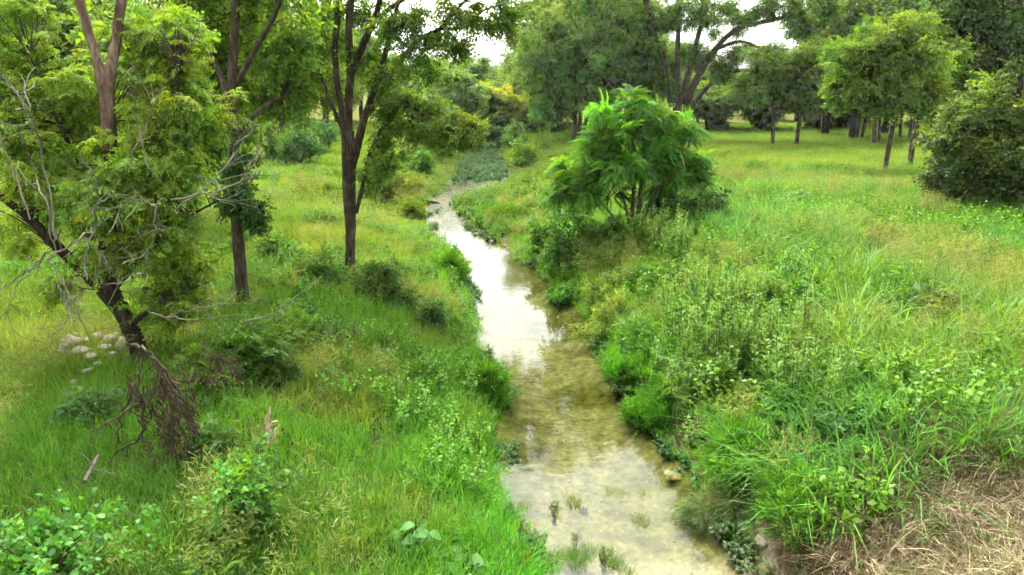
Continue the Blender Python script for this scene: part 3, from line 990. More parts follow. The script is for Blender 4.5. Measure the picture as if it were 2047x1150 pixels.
def dead_twigs(root, b, Y, rng):
    mbt = MB()
    for i, pl in enumerate(TW1):
        y0 = Y + rng.uniform(-2.1, -0.9)
        P = np.array([W(q[0], q[1], y0 + j * rng.normal(0, 0.15)) for j, q in enumerate(pl)])
        S = catmull(P, 5)
        S[1:-1] += rng.normal(0, 0.014, S[1:-1].shape)
        r0 = rng.uniform(0.006, 0.012)
        tube(mbt, S, np.linspace(r0, 0.004, len(S)), 5)
        for _ in range(4):
            q = int(rng.uniform(0.2, 0.9) * len(S))
            d0 = S[min(q + 1, len(S) - 1)] - S[q - 1]; d0 /= np.linalg.norm(d0) + 1e-6
            ln = rng.uniform(0.2, 0.6)
            d1 = d0 + rng.normal(0, 0.6, 3); d1 /= np.linalg.norm(d1)
            e = S[q] + d1 * ln + np.array([0, 0, rng.normal(0, 0.08)])
            T = catmull([S[q], (S[q] + e) / 2 + rng.normal(0, 0.05, 3), e], 3)
            tube(mbt, T, np.linspace(r0 * 0.5, 0.003, len(T)), 4)
    o = mbt.build('dead_twigs', M_TWIG, root, True, b)
    o['label'] = 'bare grey curling dead twigs'
    mr = MB()
    for pts in ([(209, 195, 8), (200, 140, 9), (183, 80, 8), (160, 0, 8), (140, -90, 6), (120, -200, 4)], [(216, 195, 8), (224, 130, 10), (233, 70, 9), (243, 0, 9), (262, -100, 7), (270, -200, 5)]):
        P, Rr = limb_world(pts, Y, 0.3)
        tube(mr, P, Rr, 9, 0.2, rng)
    P, Rr = limb_world([(217, 300, 15), (217, 262, 14), (214, 215, 13), (212, 172, 13)], Y, 0)
    tube(mr, P, Rr, 10, 0.1, rng)
    o = mr.build('limb', M_BARK_RED, root, True, b)
    o['label'] = 'forked stem with reddish peeling bark'


photo_tree('leaning_tree', 'leaning dark trunked tree with yellow green drooping leaves and curling dead twigs', (282, 730), L1, B1, 'pinnate', 0.29, (0.105, 0.19, 0.016), M_BARK_DARK,
           seed=3, clumps=14, per=4, spread=0.34, droop=0.55, twig=0.011, lump=0.3, extra=dead_twigs)

# 2. straight tree with ivy
def ivy_extra(pts, col=(0.042, 0.105, 0.02), n=6, per=7, size=0.2):
    def f(root, b, Y, rng):
        mi, mw = MB(), MB()
        Bl = [(W(u, v, Y - 0.25), r * Y / FPX) for u, v, r in pts]
        crown_from_blobs(mi, mw, Bl, None, 'broad', size, col, rng, n, per, 0.4, 0.9)
        o = mi.build('ivy', M_LEAF_GLOSS, root, False, b)
        o['label'] = 'dark green ivy hanging on the trunk'
    return f


L2 = [([(487, 608, 14), (482, 540, 12), (475, 450, 12), (470, 350, 11), (468, 250, 10), (466, 150, 9), (470, 60, 8), (476, -60, 6)], 0.0),
      ([(468, 240, 6), (440, 150, 5), (400, 70, 4), (370, 0, 3)], 1.0), ([(467, 180, 6), (510, 100, 5), (550, 30, 4), (580, -60, 3)], -0.5), ([(468, 280, 5), (520, 220, 4), (570, 190, 3)], 0.6)]
B2 = [(470, 40, 70, 1.2, .6), (400, 20, 70, 1.4, .7), (545, 30, 70, .6, .7), (440, 130, 50, 1.6, .6), (545, 120, 60, .9, .7), (390, 110, 60, 1.8, .7), (575, 195, 45, .9, .6), (480, -90, 110, .5, .5), (350, -80, 90, 1, .5), (610, -100, 90, .5, .5)]
photo_tree('ivy_clad_tree', 'straight tree with ivy hanging round its trunk, beside the leaning tree', (487, 606), L2, B2, 'elm', 0.34, (0.075, 0.15, 0.014), M_BARK, seed=5, clumps=13, per=13, droop=0.5,
           extra=ivy_extra([(470, 345, 30), (490, 385, 30), (505, 415, 26), (462, 400, 26), (515, 440, 15), (476, 310, 34), (465, 250, 34)]))

# 3. many stemmed tree by the creek
L3 = [([(699, 550, 10.2), (700, 500, 9.8), (700, 440, 11.0), (697, 380, 12.8), (697, 310, 13.6), (694, 262, 12.8)], 0.0),
      ([(694, 275, 8.5), (682, 210, 6.0), (673, 150, 6.0), (670, 90, 6.0), (676, 30, 6.0), (682, -60, 4.2)], 0.5),
      ([(696, 272, 9.3), (697, 209, 7.6), (701, 139, 7.6), (697, 70, 6.8), (700, 20, 6.8), (706, -80, 5.1)], 0.1),
      ([(701, 145, 6.8), (729, 80, 6.8), (751, 30, 6.0), (762, -10, 5.1), (790, -90, 3.4)], -0.6), ([(749, 45, 4.2), (780, 17, 4.2), (806, 0, 3.4), (850, -40, 2.5)], -1.0),
      ([(703, 330, 9.3), (712, 300, 8.5), (725, 250, 6.8), (739, 205, 6.0), (757, 150, 6.0), (774, 94, 5.1), (785, 50, 4.2), (800, -10, 3.4)], -0.7),
      ([(737, 228, 5.1), (774, 174, 6.0), (802, 122, 5.1), (837, 80, 4.2), (878, 59, 4.2), (896, 38, 3.4), (926, 5, 2.5), (960, -30, 1.7)], -1.2),
      ([(882, 58, 3.0), (934, 54, 2.5), (962, 24, 2.1), (1000, 10, 1.7)], -1.0), ([(886, 59, 2.5), (908, 75, 2.1), (921, 92, 1.7)], -1.0),
      ([(711, 425, 4.7), (720, 392, 4.2), (729, 348, 3.8), (738, 310, 3.8), (760, 262, 3.4), (788, 222, 3.0), (816, 214, 2.5), (850, 229, 2.5), (886, 250, 2.1), (922, 276, 1.7)], -0.9),
      ([(745, 298, 3.4), (795, 257, 3.0), (842, 229, 2.1), (870, 215, 1.7)], -0.4),
      ([(694, 280, 4.2), (660, 200, 3.4), (630, 120, 2.5), (600, 60, 1.7)], 0.8)]
B3 = [(800, 30, 42, -.8, .6), (860, 55, 34, -1, .35), (920, 20, 36, -1, .4), (975, 15, 36, -1, .4), (1010, 45, 22, -1, .4), (905, 80, 20, -1, .4), (840, 125, 36, -.8, .4), (780, 170, 40, -.4, .6), (800, 220, 40, -.4, .5), (860, 212, 40, -.5, .6), (900, 246, 34, -.8, .6), (845, 252, 28, -.8, .4), (765, 262, 30, -.3, .35),
      (640, 40, 70, .8), (600, 110, 65, 1), (640, 160, 55, 1, .8), (740, 10, 45, .6, .6), (735, 110, 36, .4, .5), (748, 335, 32, -.2, .4), (775, 318, 28, -.5, .4), (925, 262, 26, -.8, .6),
      (700, -110, 110, 0, .5), (850, -110, 90, -.8, .5), (560, -60, 90, .6, .6), (960, -60, 70, -1.2, .6), (780, -250, 110, -1, .4)]
photo_tree('creekside_tree', 'tall tree with many dark upright stems beside the creek', (699, 548), L3, B3, 'elm', 0.30, (0.066, 0.13, 0.013), M_BARK, seed=8, clumps=13, per=9, droop=0.45, spread=0.4)

# 4. mimosa-like feathery small tree
L4 = [([(1258, 478, 4), (1264, 420, 4), (1268, 350, 3.5), (1262, 280, 3), (1255, 240, 2)], 0.0), ([(1268, 480, 4.5), (1277, 420, 4.5), (1284, 350, 4), (1292, 280, 3), (1310, 235, 2)], 0.2),
      ([(1272, 470, 3), (1300, 410, 3), (1330, 360, 2.5), (1372, 330, 2)], -0.4), ([(1252, 470, 3), (1215, 420, 2.5), (1180, 385, 2), (1150, 370, 1.5)], -0.4), ([(1262, 470, 3), (1250, 410, 2.5), (1230, 340, 2), (1200, 300, 2)], 0.8)]
B4 = [(1280, 222, 36, 0), (1318, 240, 38, .2), (1242, 248, 36, 0), (1340, 275, 28, 0), (1215, 285, 34, -.2), (1280, 280, 46, -.4), (1325, 310, 36, -.3), (1185, 325, 32, 0), (1240, 330, 38, -.5), (1145, 350, 28, 0), (1170, 378, 28, -.3), (1205, 385, 28, -.3),
      (1285, 345, 34, -.3, .8), (1370, 312, 30, .2), (1352, 345, 26, -.2), (1390, 330, 16, .2), (1322, 375, 24, .2, .6), (1205, 228, 12, 0, .5), (1372, 255, 14, 0, .5), (1118, 388, 18, 0, .7), (1402, 362, 14, .2, .6), (1262, 200, 14, 0, .5), (1130, 325, 14, .3, .5)]
photo_tree('feathery_tree', 'small feathery bright green tree with thin stems on the creek bank', (1264, 478), L4, B4, 'frond', 0.38, (0.055, 0.165, 0.014), M_STEM, seed=11, clumps=7, per=6, spread=0.45, cvar=.32, droop=0.0, twig=0.008, flat=0.75)

# ------------------------------------------------------------------ middle distance trees
def MT(name, label, base, limbs, blobs, **k):
    k.setdefault('spread', 0.32); k.setdefault('clumps', 18); k.setdefault('per', 14); k.setdefault('kind', 'elm'); k.setdefault('size', 0.5); k.setdefault('twig', 0.02); k.setdefault('sides', 8)
    sl = k.pop('slim', 0.7)
    limbs = [([(q[0], q[1], q[2] * sl) for q in p_], d_) for p_, d_ in limbs]
    blobs = [(q[0], q[1], q[2] * 1.12) + tuple(q[3:]) for q in blobs]
    return photo_tree(name, label, base, limbs, blobs, **k)


GM = (0.08, 0.155, 0.018)
MT('meadow_tree', 'slender meadow tree with a leaning grey trunk, nearest of the grove', (1765, 362), [([(1765, 362, 7), (1775, 300, 6.5), (1788, 230, 6), (1795, 190, 5), (1800, 130, 3)], 0), ([(1786, 225, 3.5), (1765, 180, 3), (1745, 140, 2)], .5), ([(1793, 200, 4), (1815, 160, 3), (1830, 110, 2)], -.5)],
   [(1740, 140, 50, 0), (1790, 90, 55, 0), (1700, 130, 40, .5), (1770, 180, 40, -.5), (1820, 130, 50, .3), (1740, 90, 45, .5), (1690, 175, 30, 0), (1830, 180, 35, 0)], seed=21, col=(0.08, 0.155, 0.016))
MT('meadow_tree', 'meadow tree with a dark trunk forking in two, behind the nearest grove tree', (1818, 340), [([(1818, 340, 8), (1824, 290, 7.5), (1831, 235, 7), (1834, 210, 6)], 0), ([(1834, 214, 5), (1850, 185, 4), (1868, 140, 3)], .4), ([(1833, 214, 5), (1815, 185, 4), (1805, 140, 3)], -.3)],
   [(1850, 120, 55, 0), (1890, 150, 42, 0), (1820, 90, 50, .5), (1870, 190, 36, .3), (1840, 60, 40, .5)], seed=22, col=(0.075, 0.15, 0.016))
MT('meadow_tree', 'thin straight meadow tree, nearest the wooden platform post', (1545, 290), [([(1545, 290, 5), (1546, 240, 5), (1545, 190, 4.5), (1542, 130, 3)], 0)], [(1540, 170, 40, 0), (1520, 130, 42, 0), (1560, 120, 42, .5), (1545, 110, 36, 0, .7), (1505, 175, 26, .3), (1580, 175, 28, .3)], seed=23, col=GM, size=0.55)
MT('meadow_tree', 'meadow tree with an upright trunk, second from the wooden platform post', (1592, 292), [([(1591, 292, 6), (1597, 250, 5.5), (1601, 210, 5), (1602, 150, 3)], 0)], [(1600, 160, 45, 0), (1640, 150, 45, .5), (1610, 120, 45, 0), (1650, 105, 42, .4), (1630, 195, 30, 0), (1575, 195, 26, 0)], seed=24, col=GM, size=0.55)
MT('meadow_tree', 'meadow tree with a thin trunk leaning over to one side in the far grove', (1722, 279), [([(1722, 279, 4.5), (1731, 240, 4.5), (1743, 205, 4), (1760, 160, 3)], 0)], [(1720, 175, 40, 0), (1755, 150, 40, 0), (1700, 200, 25, 0)], seed=25, col=(0.05, 0.105, 0.018), size=0.55)
MT('meadow_tree', 'meadow tree with a pair of stout trunks close together in the grove', (1750, 291), [([(1747, 291, 6), (1748, 250, 5.5), (1752, 205, 5), (1750, 150, 3)], 0), ([(1757, 291, 4), (1759, 250, 4), (1764, 205, 4), (1775, 150, 3)], .3)], [(1760, 150, 50, 0), (1790, 170, 45, .5), (1730, 120, 45, .5), (1800, 120, 45, 0)], seed=26, col=(0.05, 0.11, 0.018), size=0.55)
MT('meadow_tree', 'meadow tree with a slim trunk between the two nearest grove trunks', (1799, 277), [([(1799, 277, 4), (1802, 240, 4), (1806, 205, 3.5), (1812, 160, 2)], 0)], [(1810, 170, 45, 0), (1850, 190, 35, 0), (1840, 140, 45, 0)], seed=27, col=(0.05, 0.105, 0.018), size=0.55)
MT('meadow_tree', 'shaded meadow tree at the back of the grove by the dark bush', (1888, 262), [([(1888, 262, 5), (1890, 225, 5), (1892, 190, 4)], 0)], [(1890, 170, 50, 0), (1930, 150, 55, 0), (1900, 110, 55, .5), (1950, 200, 40, 0)], seed=28, col=(0.04, 0.09, 0.016), size=0.6)

# big spreading tree
LB = [([(1362, 284, 15.6), (1360, 240, 16.4), (1358, 205, 17.2)], 0), ([(1345, 215, 10.1), (1334, 180, 7.8), (1326, 120, 6.2), (1305, 60, 5.5), (1290, -10, 4.7), (1270, -80, 3.1)], .5), ([(1352, 205, 9.4), (1353, 150, 7.8), (1356, 80, 6.2), (1358, 0, 5.5), (1365, -80, 3.9)], 0),
      ([(1362, 205, 10.1), (1376, 150, 7.8), (1394, 80, 6.2), (1416, 0, 4.7), (1430, -70, 3.1)], -.5), ([(1370, 208, 10.9), (1390, 165, 9.4), (1420, 112, 7.8), (1468, 62, 6.2), (1535, 42, 5.5), (1600, 26, 3.9), (1650, -10, 3.1)], -1.5),
      ([(1432, 98, 4.7), (1478, 84, 3.9), (1520, 98, 3.1), (1550, 122, 2.3)], -1.5), ([(1372, 230, 7.0), (1400, 190, 6.2), (1440, 153, 4.7), (1500, 140, 4.3), (1560, 158, 3.1), (1605, 172, 2.3)], -2), ([(1502, 143, 3.1), (1530, 163, 2.7), (1546, 196, 2.0)], -1.8),
      ([(1340, 200, 6.2), (1318, 165, 4.7), (1300, 150, 3.1), (1270, 120, 2.3)], 1),
      ([(1296, 20, 5.5), (1250, -90, 4.7), (1160, -170, 3.9), (1070, -220, 3.1), (990, -260, 2.3)], -12),
      ([(1250, -90, 5), (1215, -220, 4), (1170, -320, 3), (1130, -400, 2)], -9)]
BB = [(1320, 40, 60, .5), (1370, 30, 50, 0), (1420, 40, 42, -.5), (1475, 30, 32, -1, .7), (1530, 10, 36, -1.2, .7), (1590, 5, 36, -1.5, .7), (1640, 15, 40, -1.5), (1480, 100, 18, -1.5, .5), (1545, 118, 20, -1.5, .5), (1595, 55, 22, -1.5, .6), (1570, 165, 22, -2, .6), (1270, 60, 60, 1), (1290, 120, 50, 1), (1250, 120, 55, 1), (1310, 170, 36, 1), (1400, 110, 26, 0),
      (1340, -90, 130, 0), (1480, -80, 110, -1), (1620, -60, 90, -1.5), (1240, -60, 110, 1), (1440, 140, 20, -1), (1180, -170, 80, -5, .8), (1110, -200, 75, -8, .8), (1040, -235, 75, -10, .8), (980, -265, 70, -12, .8), (1080, -300, 70, -10, .8), (1150, -280, 70, -8, .8), (1010, -180, 45, -11, .6), (1090, -370, 75, -9, .8), (1170, -360, 75, -8, .8), (1240, -320, 70, -7, .8), (1010, -340, 60, -10, .8), (1120, -430, 60, -9, .7), (1260, -240, 70, -6, .8)]
MT('spreading_tree', 'big spreading tree with wide bare limbs behind the small feathery tree', (1362, 282), LB, BB, kind='elm', size=0.62, seed=31, col=(0.07, 0.145, 0.019), clumps=12, per=16, sides=10, lump=0.25)

# dark triple trunked tree and ivy column
MT('dark_tree', 'dense dark tree with three bunched trunks at the meadow edge', (1153, 282), [([(1148, 283, 7), (1150, 240, 6.5), (1153, 190, 6), (1150, 100, 4)], 0), ([(1157, 281, 5), (1160, 230, 5), (1163, 170, 4), (1170, 90, 3)], .3), ([(1183, 281, 6), (1182, 230, 6), (1184, 170, 5), (1190, 90, 3)], 1)],
   [(1110, 150, 55, 0), (1160, 110, 60, 0), (1200, 140, 50, .5), (1130, 70, 60, .5), (1080, 130, 40, 0), (1190, 60, 60, .5), (1100, 200, 36, 0), (1150, 190, 42, -.5), (1090, 70, 42, .5), (1230, 90, 45, 1), (1140, 10, 60, 1), (1220, 10, 60, 1)], kind='elm', size=0.62, seed=33, col=(0.075, 0.155, 0.026), clumps=17, per=12, droop=.6)
MT('thin_trunk_tree', 'thin trunked dark tree just behind the three bunched trunks', (1169, 276), [([(1169, 276, 3), (1170, 240, 3), (1172, 190, 2.5), (1175, 130, 2)], 0)], [(1180, 150, 40, 0), (1150, 160, 36, 0), (1200, 110, 36, 0)], kind='elm', size=0.6, seed=34, col=(0.04, 0.085, 0.02))
MT('ivy_column_tree', 'tree trunk wrapped in a thick column of ivy beside the spreading tree', (1225, 274), [([(1224, 274, 9), (1224, 220, 9), (1226, 150, 8), (1232, 60, 6), (1236, 0, 5)], 0)], [(1230, 40, 60, 0), (1270, 90, 42, 0), (1200, 60, 42, .5)], kind='elm', size=0.8, seed=35, col=(0.042, 0.092, 0.018),
   extra=ivy_extra([(1222, 235, 24), (1224, 200, 26), (1226, 165, 26), (1228, 130, 24), (1230, 95, 24), (1220, 260, 22)], (0.03, 0.075, 0.018), 14, 12, 0.5))

# yellow tree over the creek
MT('yellow_tree', 'yellow leaved small tree leaning over the far creek', (952, 279), [([(950, 280, 4), (958, 255, 4), (972, 235, 3.5), (1000, 215, 3)], 0), ([(955, 258, 3), (940, 240, 2.5), (920, 225, 2)], .3), ([(975, 235, 3), (1015, 225, 2), (1045, 215, 1.5)], -.4)],
   [(1005, 192, 24, 0), (975, 200, 26, 0), (1030, 205, 22, -.3), (945, 215, 28, .2), (1005, 225, 24, -.3), (970, 232, 22, -.3), (1040, 228, 18, -.3), (985, 180, 18, 0), (920, 232, 24, .3), (1055, 205, 10, -.3)], kind='pinnate', size=0.5, seed=36, col=(0.19, 0.26, 0.012), clumps=11, per=11, droop=.5)

# right hand dark bush tree and the crown above it
MT('dark_bush_tree', 'big dark olive bushy tree spreading low over the tall grass', (2030, 425), [([(2035, 425, 12), (2030, 380, 12), (2025, 320, 10), (2030, 250, 8), (2040, 150, 6)], 0), ([(2028, 350, 7), (1990, 310, 5), (1940, 290, 4), (1890, 290, 3)], -.6), ([(2030, 330, 6), (2000, 370, 4), (1985, 395, 3), (1975, 425, 2)], -.6)],
   [(1912, 285, 40, 0), (1902, 330, 38, 0), (1952, 240, 50, 0), (1952, 320, 50, -.5), (2007, 280, 60, -.5), (1997, 350, 42, -.5), (2052, 220, 70, 0), (2062, 320, 70, -.5), (2012, 200, 55, .3), (2112, 260, 80, 0), (2052, 370, 45, -.5), (1922, 370, 26, 0), (2102, 370, 50, 0), (2007, 395, 20, -.6)], kind='elm', size=0.42, seed=41, col=(0.06, 0.105, 0.018), clumps=17, per=14, spread=.34, bark=M_BARK_DARK, cvar=.22)
MT('tall_bank_tree', 'tall tree whose crown rises above the dark olive bush', (2090, 330), [([(2090, 330, 12), (2085, 250, 11), (2070, 150, 9), (2050, 50, 7), (2030, -50, 5)], 0), ([(2075, 190, 6), (2010, 120, 5), (1960, 70, 4)], 0)],
   [(1960, 60, 60, 0), (1930, 110, 45, 0), (2000, 130, 55, 0), (2030, 40, 70, 0), (1960, 0, 60, .5), (1980, 170, 36, 0), (2070, 120, 60, 0), (2000, -90, 120, 0), (1920, 40, 40, 0)], kind='elm', size=0.75, seed=42, col=(0.045, 0.095, 0.017), clumps=13, per=15)

# left side trees behind
LT = [('twin_trunk_tree', 'tree with two short dark trunks on the far bank left of the many stemmed tree', (650, 258), [([(647, 258, 6), (649, 225, 6), (646, 180, 5), (640, 100, 3)], 0), ([(655, 257, 3.5), (656, 225, 3.5), (662, 170, 3)], .3)], [(640, 160, 60, 0), (590, 150, 60, 0), (620, 90, 70, .5), (680, 130, 50, .5), (560, 200, 45, 0), (670, 70, 60, 1), (600, 30, 70, 1), (690, 190, 36, 0)], (0.095, 0.17, 0.014), 51),
      ('shady_tree', 'dark stemmed tree behind the leaning tree, its trunks half hidden in leaves', (352, 462), [([(338, 462, 9), (338, 400, 9), (330, 330, 8), (325, 200, 6), (320, 80, 4)], 0), ([(372, 455, 9), (382, 390, 8), (392, 330, 7), (400, 220, 5), (405, 100, 3)], .3)], [(340, 110, 80, 0), (400, 180, 70, 0), (300, 190, 70, .5), (380, 280, 42, 0, .6), (270, 60, 80, .5, .8), (420, 60, 70, .5, .7), (330, 20, 90, 1, .8), (350, 250, 45, 0, .6)], (0.085, 0.165, 0.013), 52),
      ('back_tree', 'leafy tree at the picture edge behind the leaning tree', (60, 330), [([(62, 330, 8), (66, 260, 7), (70, 150, 6), (80, 40, 4)], 0)], [(60, 100, 80, 0), (120, 40, 80, .5), (10, 40, 80, .5), (150, 110, 60, 0), (0, 150, 60, 0), (60, -30, 90, 0)], (0.068, 0.13, 0.015), 53),
      ('back_tree', 'leafy tree behind the red forked stem', (200, 300), [([(200, 300, 7), (200, 220, 6), (205, 120, 5), (210, 20, 4)], 0)], [(200, 120, 70, 0), (250, 60, 70, 0), (160, 60, 70, 0), (210, 10, 80, 0), (280, 150, 50, 0), (180, 190, 40, 0)], (0.06, 0.125, 0.015), 54),
      ('back_tree', 'leafy tree between the ivy clad tree and the many stemmed tree', (560, 270), [([(560, 270, 6), (563, 200, 5), (560, 100, 4)], 0)], [(560, 110, 70, 0), (510, 60, 75, 0), (600, 60, 60, 0), (530, 170, 50, 0), (540, 0, 80, 0), (590, 180, 36, 0)], (0.08, 0.15, 0.014), 55)]
for nm, lb, bs, lm, bl, cl, sd in LT:
    MT(nm, lb, bs, lm, bl, kind='elm', size=0.7, seed=sd, col=cl, clumps=12, per=13)
MT('sapling', 'thin dark sapling standing upright on the far left bank', (816, 312), [([(816, 313, 2.2), (816, 280, 2), (815, 240, 1.6), (815, 210, 1)], 0)], [(815, 215, 22, 0), (825, 195, 20, 0)], kind='elm', size=0.5, seed=56, col=(0.07, 0.13, 0.014), clumps=8, per=8)
MT('sapling', 'thin sapling leaning toward the creek on the far left bank', (838, 300), [([(838, 301, 2.2), (845, 275, 2), (853, 250, 1.6), (862, 225, 1)], 0)], [(862, 215, 24, 0), (880, 225, 20, 0), (850, 200, 18, 0)], kind='elm', size=0.5, seed=57, col=(0.07, 0.135, 0.014), clumps=8, per=8)

# ------------------------------------------------------------------ far treeline: a few prototypes, copied
def proto_tree(seed, h, w, kind, size, col, clumps=9, nb=9):
    rng = np.random.default_rng(seed)
    root = bpy.data.objects.new('far_tree', None); COL.objects.link(root)
    wood, leaf = MB(), MB()
    P = catmull([[0, 0, -0.3], [rng.normal(0, .1), rng.normal(0, .1), h * 0.25], [rng.normal(0, .3), rng.normal(0, .3), h * 0.5], [rng.normal(0, .4), 0, h * 0.85]], 4)
    tube(wood, P, np.linspace(0.03 * h, 0.008 * h, len(P)), 7, 0.15, rng)
    nodes = [P[3:]]
    bl = []
    for i in range(nb):
        a = i * 2.4 + rng.normal(0, 0.3); t = rng.uniform(0.3, 1.0)
        rr = w * 0.5 * rng.uniform(0.25, 0.75) * (1.15 - 0.5 * t)
        c_ = np.array([math.cos(a) * rr, math.sin(a) * rr, h * (0.28 + 0.62 * t)])
        bl.append((c_, w * rng.uniform(0.2, 0.3)))
        s_ = P[int((0.3 + 0.4 * t) * (len(P) - 1))]
        L_ = catmull([s_, (s_ + c_) / 2 + [0, 0, -0.02 * h], c_], 3)
        tube(wood, L_, np.linspace(0.011 * h, 0.004 * h, len(L_)), 5); nodes.append(L_)
    bl.append((np.array([0, 0, h * 0.88]), w * 0.22)); bl.append((np.array([0, 0, h * 0.6]), w * 0.26))
    crown_from_blobs(leaf, wood, bl, np.vstack(nodes), kind, size, col, rng, clumps * 1.5, 12, 0.3, 0.2, 0.015, 0.85)
    wood.build('trunk', M_BARK_DARK, root, True)
    leaf.build('crown', M_LEAF, root)
    root['category'] = 'tree'
    return root


PR = [proto_tree(61, 10, 8, 'far', 0.85, (0.072, 0.145, 0.024)), proto_tree(62, 12, 9, 'far', 0.9, (0.066, 0.135, 0.026)), proto_tree(63, 8.5, 7.5, 'elm', 0.95, (0.08, 0.145, 0.02)),
      proto_tree(64, 9, 7, 'wisp', 1.2, (0.066, 0.135, 0.03)), proto_tree(65, 6, 6.5, 'elm', 0.9, (0.075, 0.15, 0.028))]
used = [False] * len(PR)
rf = np.random.default_rng(99)
FT = []
# (u, row of the crown top, Y, proto, label)
LBL = {'c': ('hazy tree in the far treeline where the creek ends', 'far trees behind the creek'), 'l': ('tree in the far treeline behind the left field', 'far trees behind the left field'),
       'r': ('tree in the far treeline behind the meadow grove', 'far trees behind the meadow grove')}
for (u_, v_, Y_, p_, z_) in [(880, 130, 70, 4, 'c'), (850, 140, 62, 2, 'c'), (925, 120, 78, 0, 'c'), (965, 128, 85, 3, 'c'), (905, 150, 58, 4, 'c'), (1000, 135, 95, 0, 'c'), (1035, 125, 88, 1, 'c'), (1075, 70, 80, 3, 'c'), (1095, 90, 72, 1, 'c'), (1010, 165, 72, 4, 'c'), (960, 170, 70, 2, 'c'), (1050, 150, 70, 4, 'c'), (800, 125, 75, 1, 'c'), (835, 130, 82, 0, 'c'),
                         (760, 100, 80, 1, 'l'), (720, 60, 75, 0, 'l'), (670, 40, 70, 1, 'l'), (600, 40, 78, 3, 'l'), (530, 20, 72, 1, 'l'), (460, 30, 80, 0, 'l'), (390, 10, 74, 1, 'l'), (310, 10, 82, 3, 'l'), (240, 0, 72, 1, 'l'), (160, 10, 80, 0, 'l'), (80, 0, 74, 1, 'l'), (10, 10, 82, 3, 'l'), (-60, 0, 75, 1, 'l'),
                         (1120, 20, 75, 1, 'r'), (1180, 10, 80, 0, 'r'), (1240, 30, 72, 3, 'r'), (1300, 60, 78, 1, 'r'), (1350, 90, 84, 0, 'r'), (1400, 140, 80, 2, 'r'), (1430, 150, 74, 4, 'r'), (1515, 155, 88, 2, 'r'), (1460, 150, 98, 0, 'r'), (1550, 145, 78, 0, 'r'), (1600, 120, 84, 1, 'r'), (1650, 60, 76, 0, 'r'), (1700, 40, 84, 1, 'r'), (1740, 30, 74, 3, 'r'), (1800, 20, 80, 1, 'r'), (1850, 20, 72, 0, 'r'), (1910, 10, 78, 1, 'r'), (1970, 0, 70, 3, 'r'), (2030, 0, 74, 1, 'r'), (2090, 10, 70, 0, 'r'),
                         (1660, -30, 60, 1, 'r'), (1720, -40, 56, 0, 'r'), (1780, -60, 60, 1, 'r'), (1840, -50, 56, 3, 'r'), (1900, -70, 58, 1, 'r'), (1990, -70, 60, 0, 'r'), (2060, -80, 56, 1, 'r'), (1190, -60, 66, 1, 'r'), (1110, -20, 62, 0, 'r'), (1420, 175, 66, 4, 'r'), (1530, 180, 66, 4, 'r'), (1640, 170, 66, 4, 'r'), (1690, 160, 68, 2, 'r')]:
    p0 = W(u_, HOR, Y_); zt = W(u_, v_, Y_)[2]; zb = TZ(p0[0], p0[1])
    hh = [10, 12, 8.5, 9, 6][p_] * 1.03
    k_ = (zt - zb) / hh
    kw = max(k_, 0.75) * rf.uniform(0.95, 1.2)
    lb_, gr_ = LBL[z_]
    if z_ == 'r':
        wh = ['the dark triple trunked tree', 'the big spreading tree', 'the gap beside the spreading limbs', 'the upright second meadow tree', 'the meadow grove', 'the dark olive bush'][int(np.searchsorted([1275, 1440, 1560, 1700, 1880], u_))]
        lb_ = ('tall nearer tree closing the view behind ' if Y_ < 67 and v_ < 100 else 'low bushy tree under the treeline behind ' if Y_ < 70 and v_ > 100 else 'far treeline tree behind ') + wh
    elif z_ == 'l':
        lb_ = 'far treeline tree behind ' + ['the leaning tree', 'the straight ivy clad tree', 'the many stemmed creekside tree'][int(np.searchsorted([420, 620], u_))]
    else:
        lb_ = 'hazy ' + ('low bushy tree' if p_ in (2, 4) else 'tall tree') + ' in the far treeline ' + ['beside the saplings', 'straight above the creek end', 'right above the yellow tree'][int(np.searchsorted([890, 985], u_))]
    if not used[p_]:
        o = PR[p_]; used[p_] = True
        o.location = (p0[0], p0[1], zb); o.rotation_euler = (0, 0, rf.uniform(0, 6.28)); o.scale = (kw, kw, k_)
        tag(o, lb_, None, gr_)
    else:
        copy_tree(PR[p_], (p0[0], p0[1], zb), rf.uniform(0, 6.28), (kw, kw, k_), lb_, gr_)

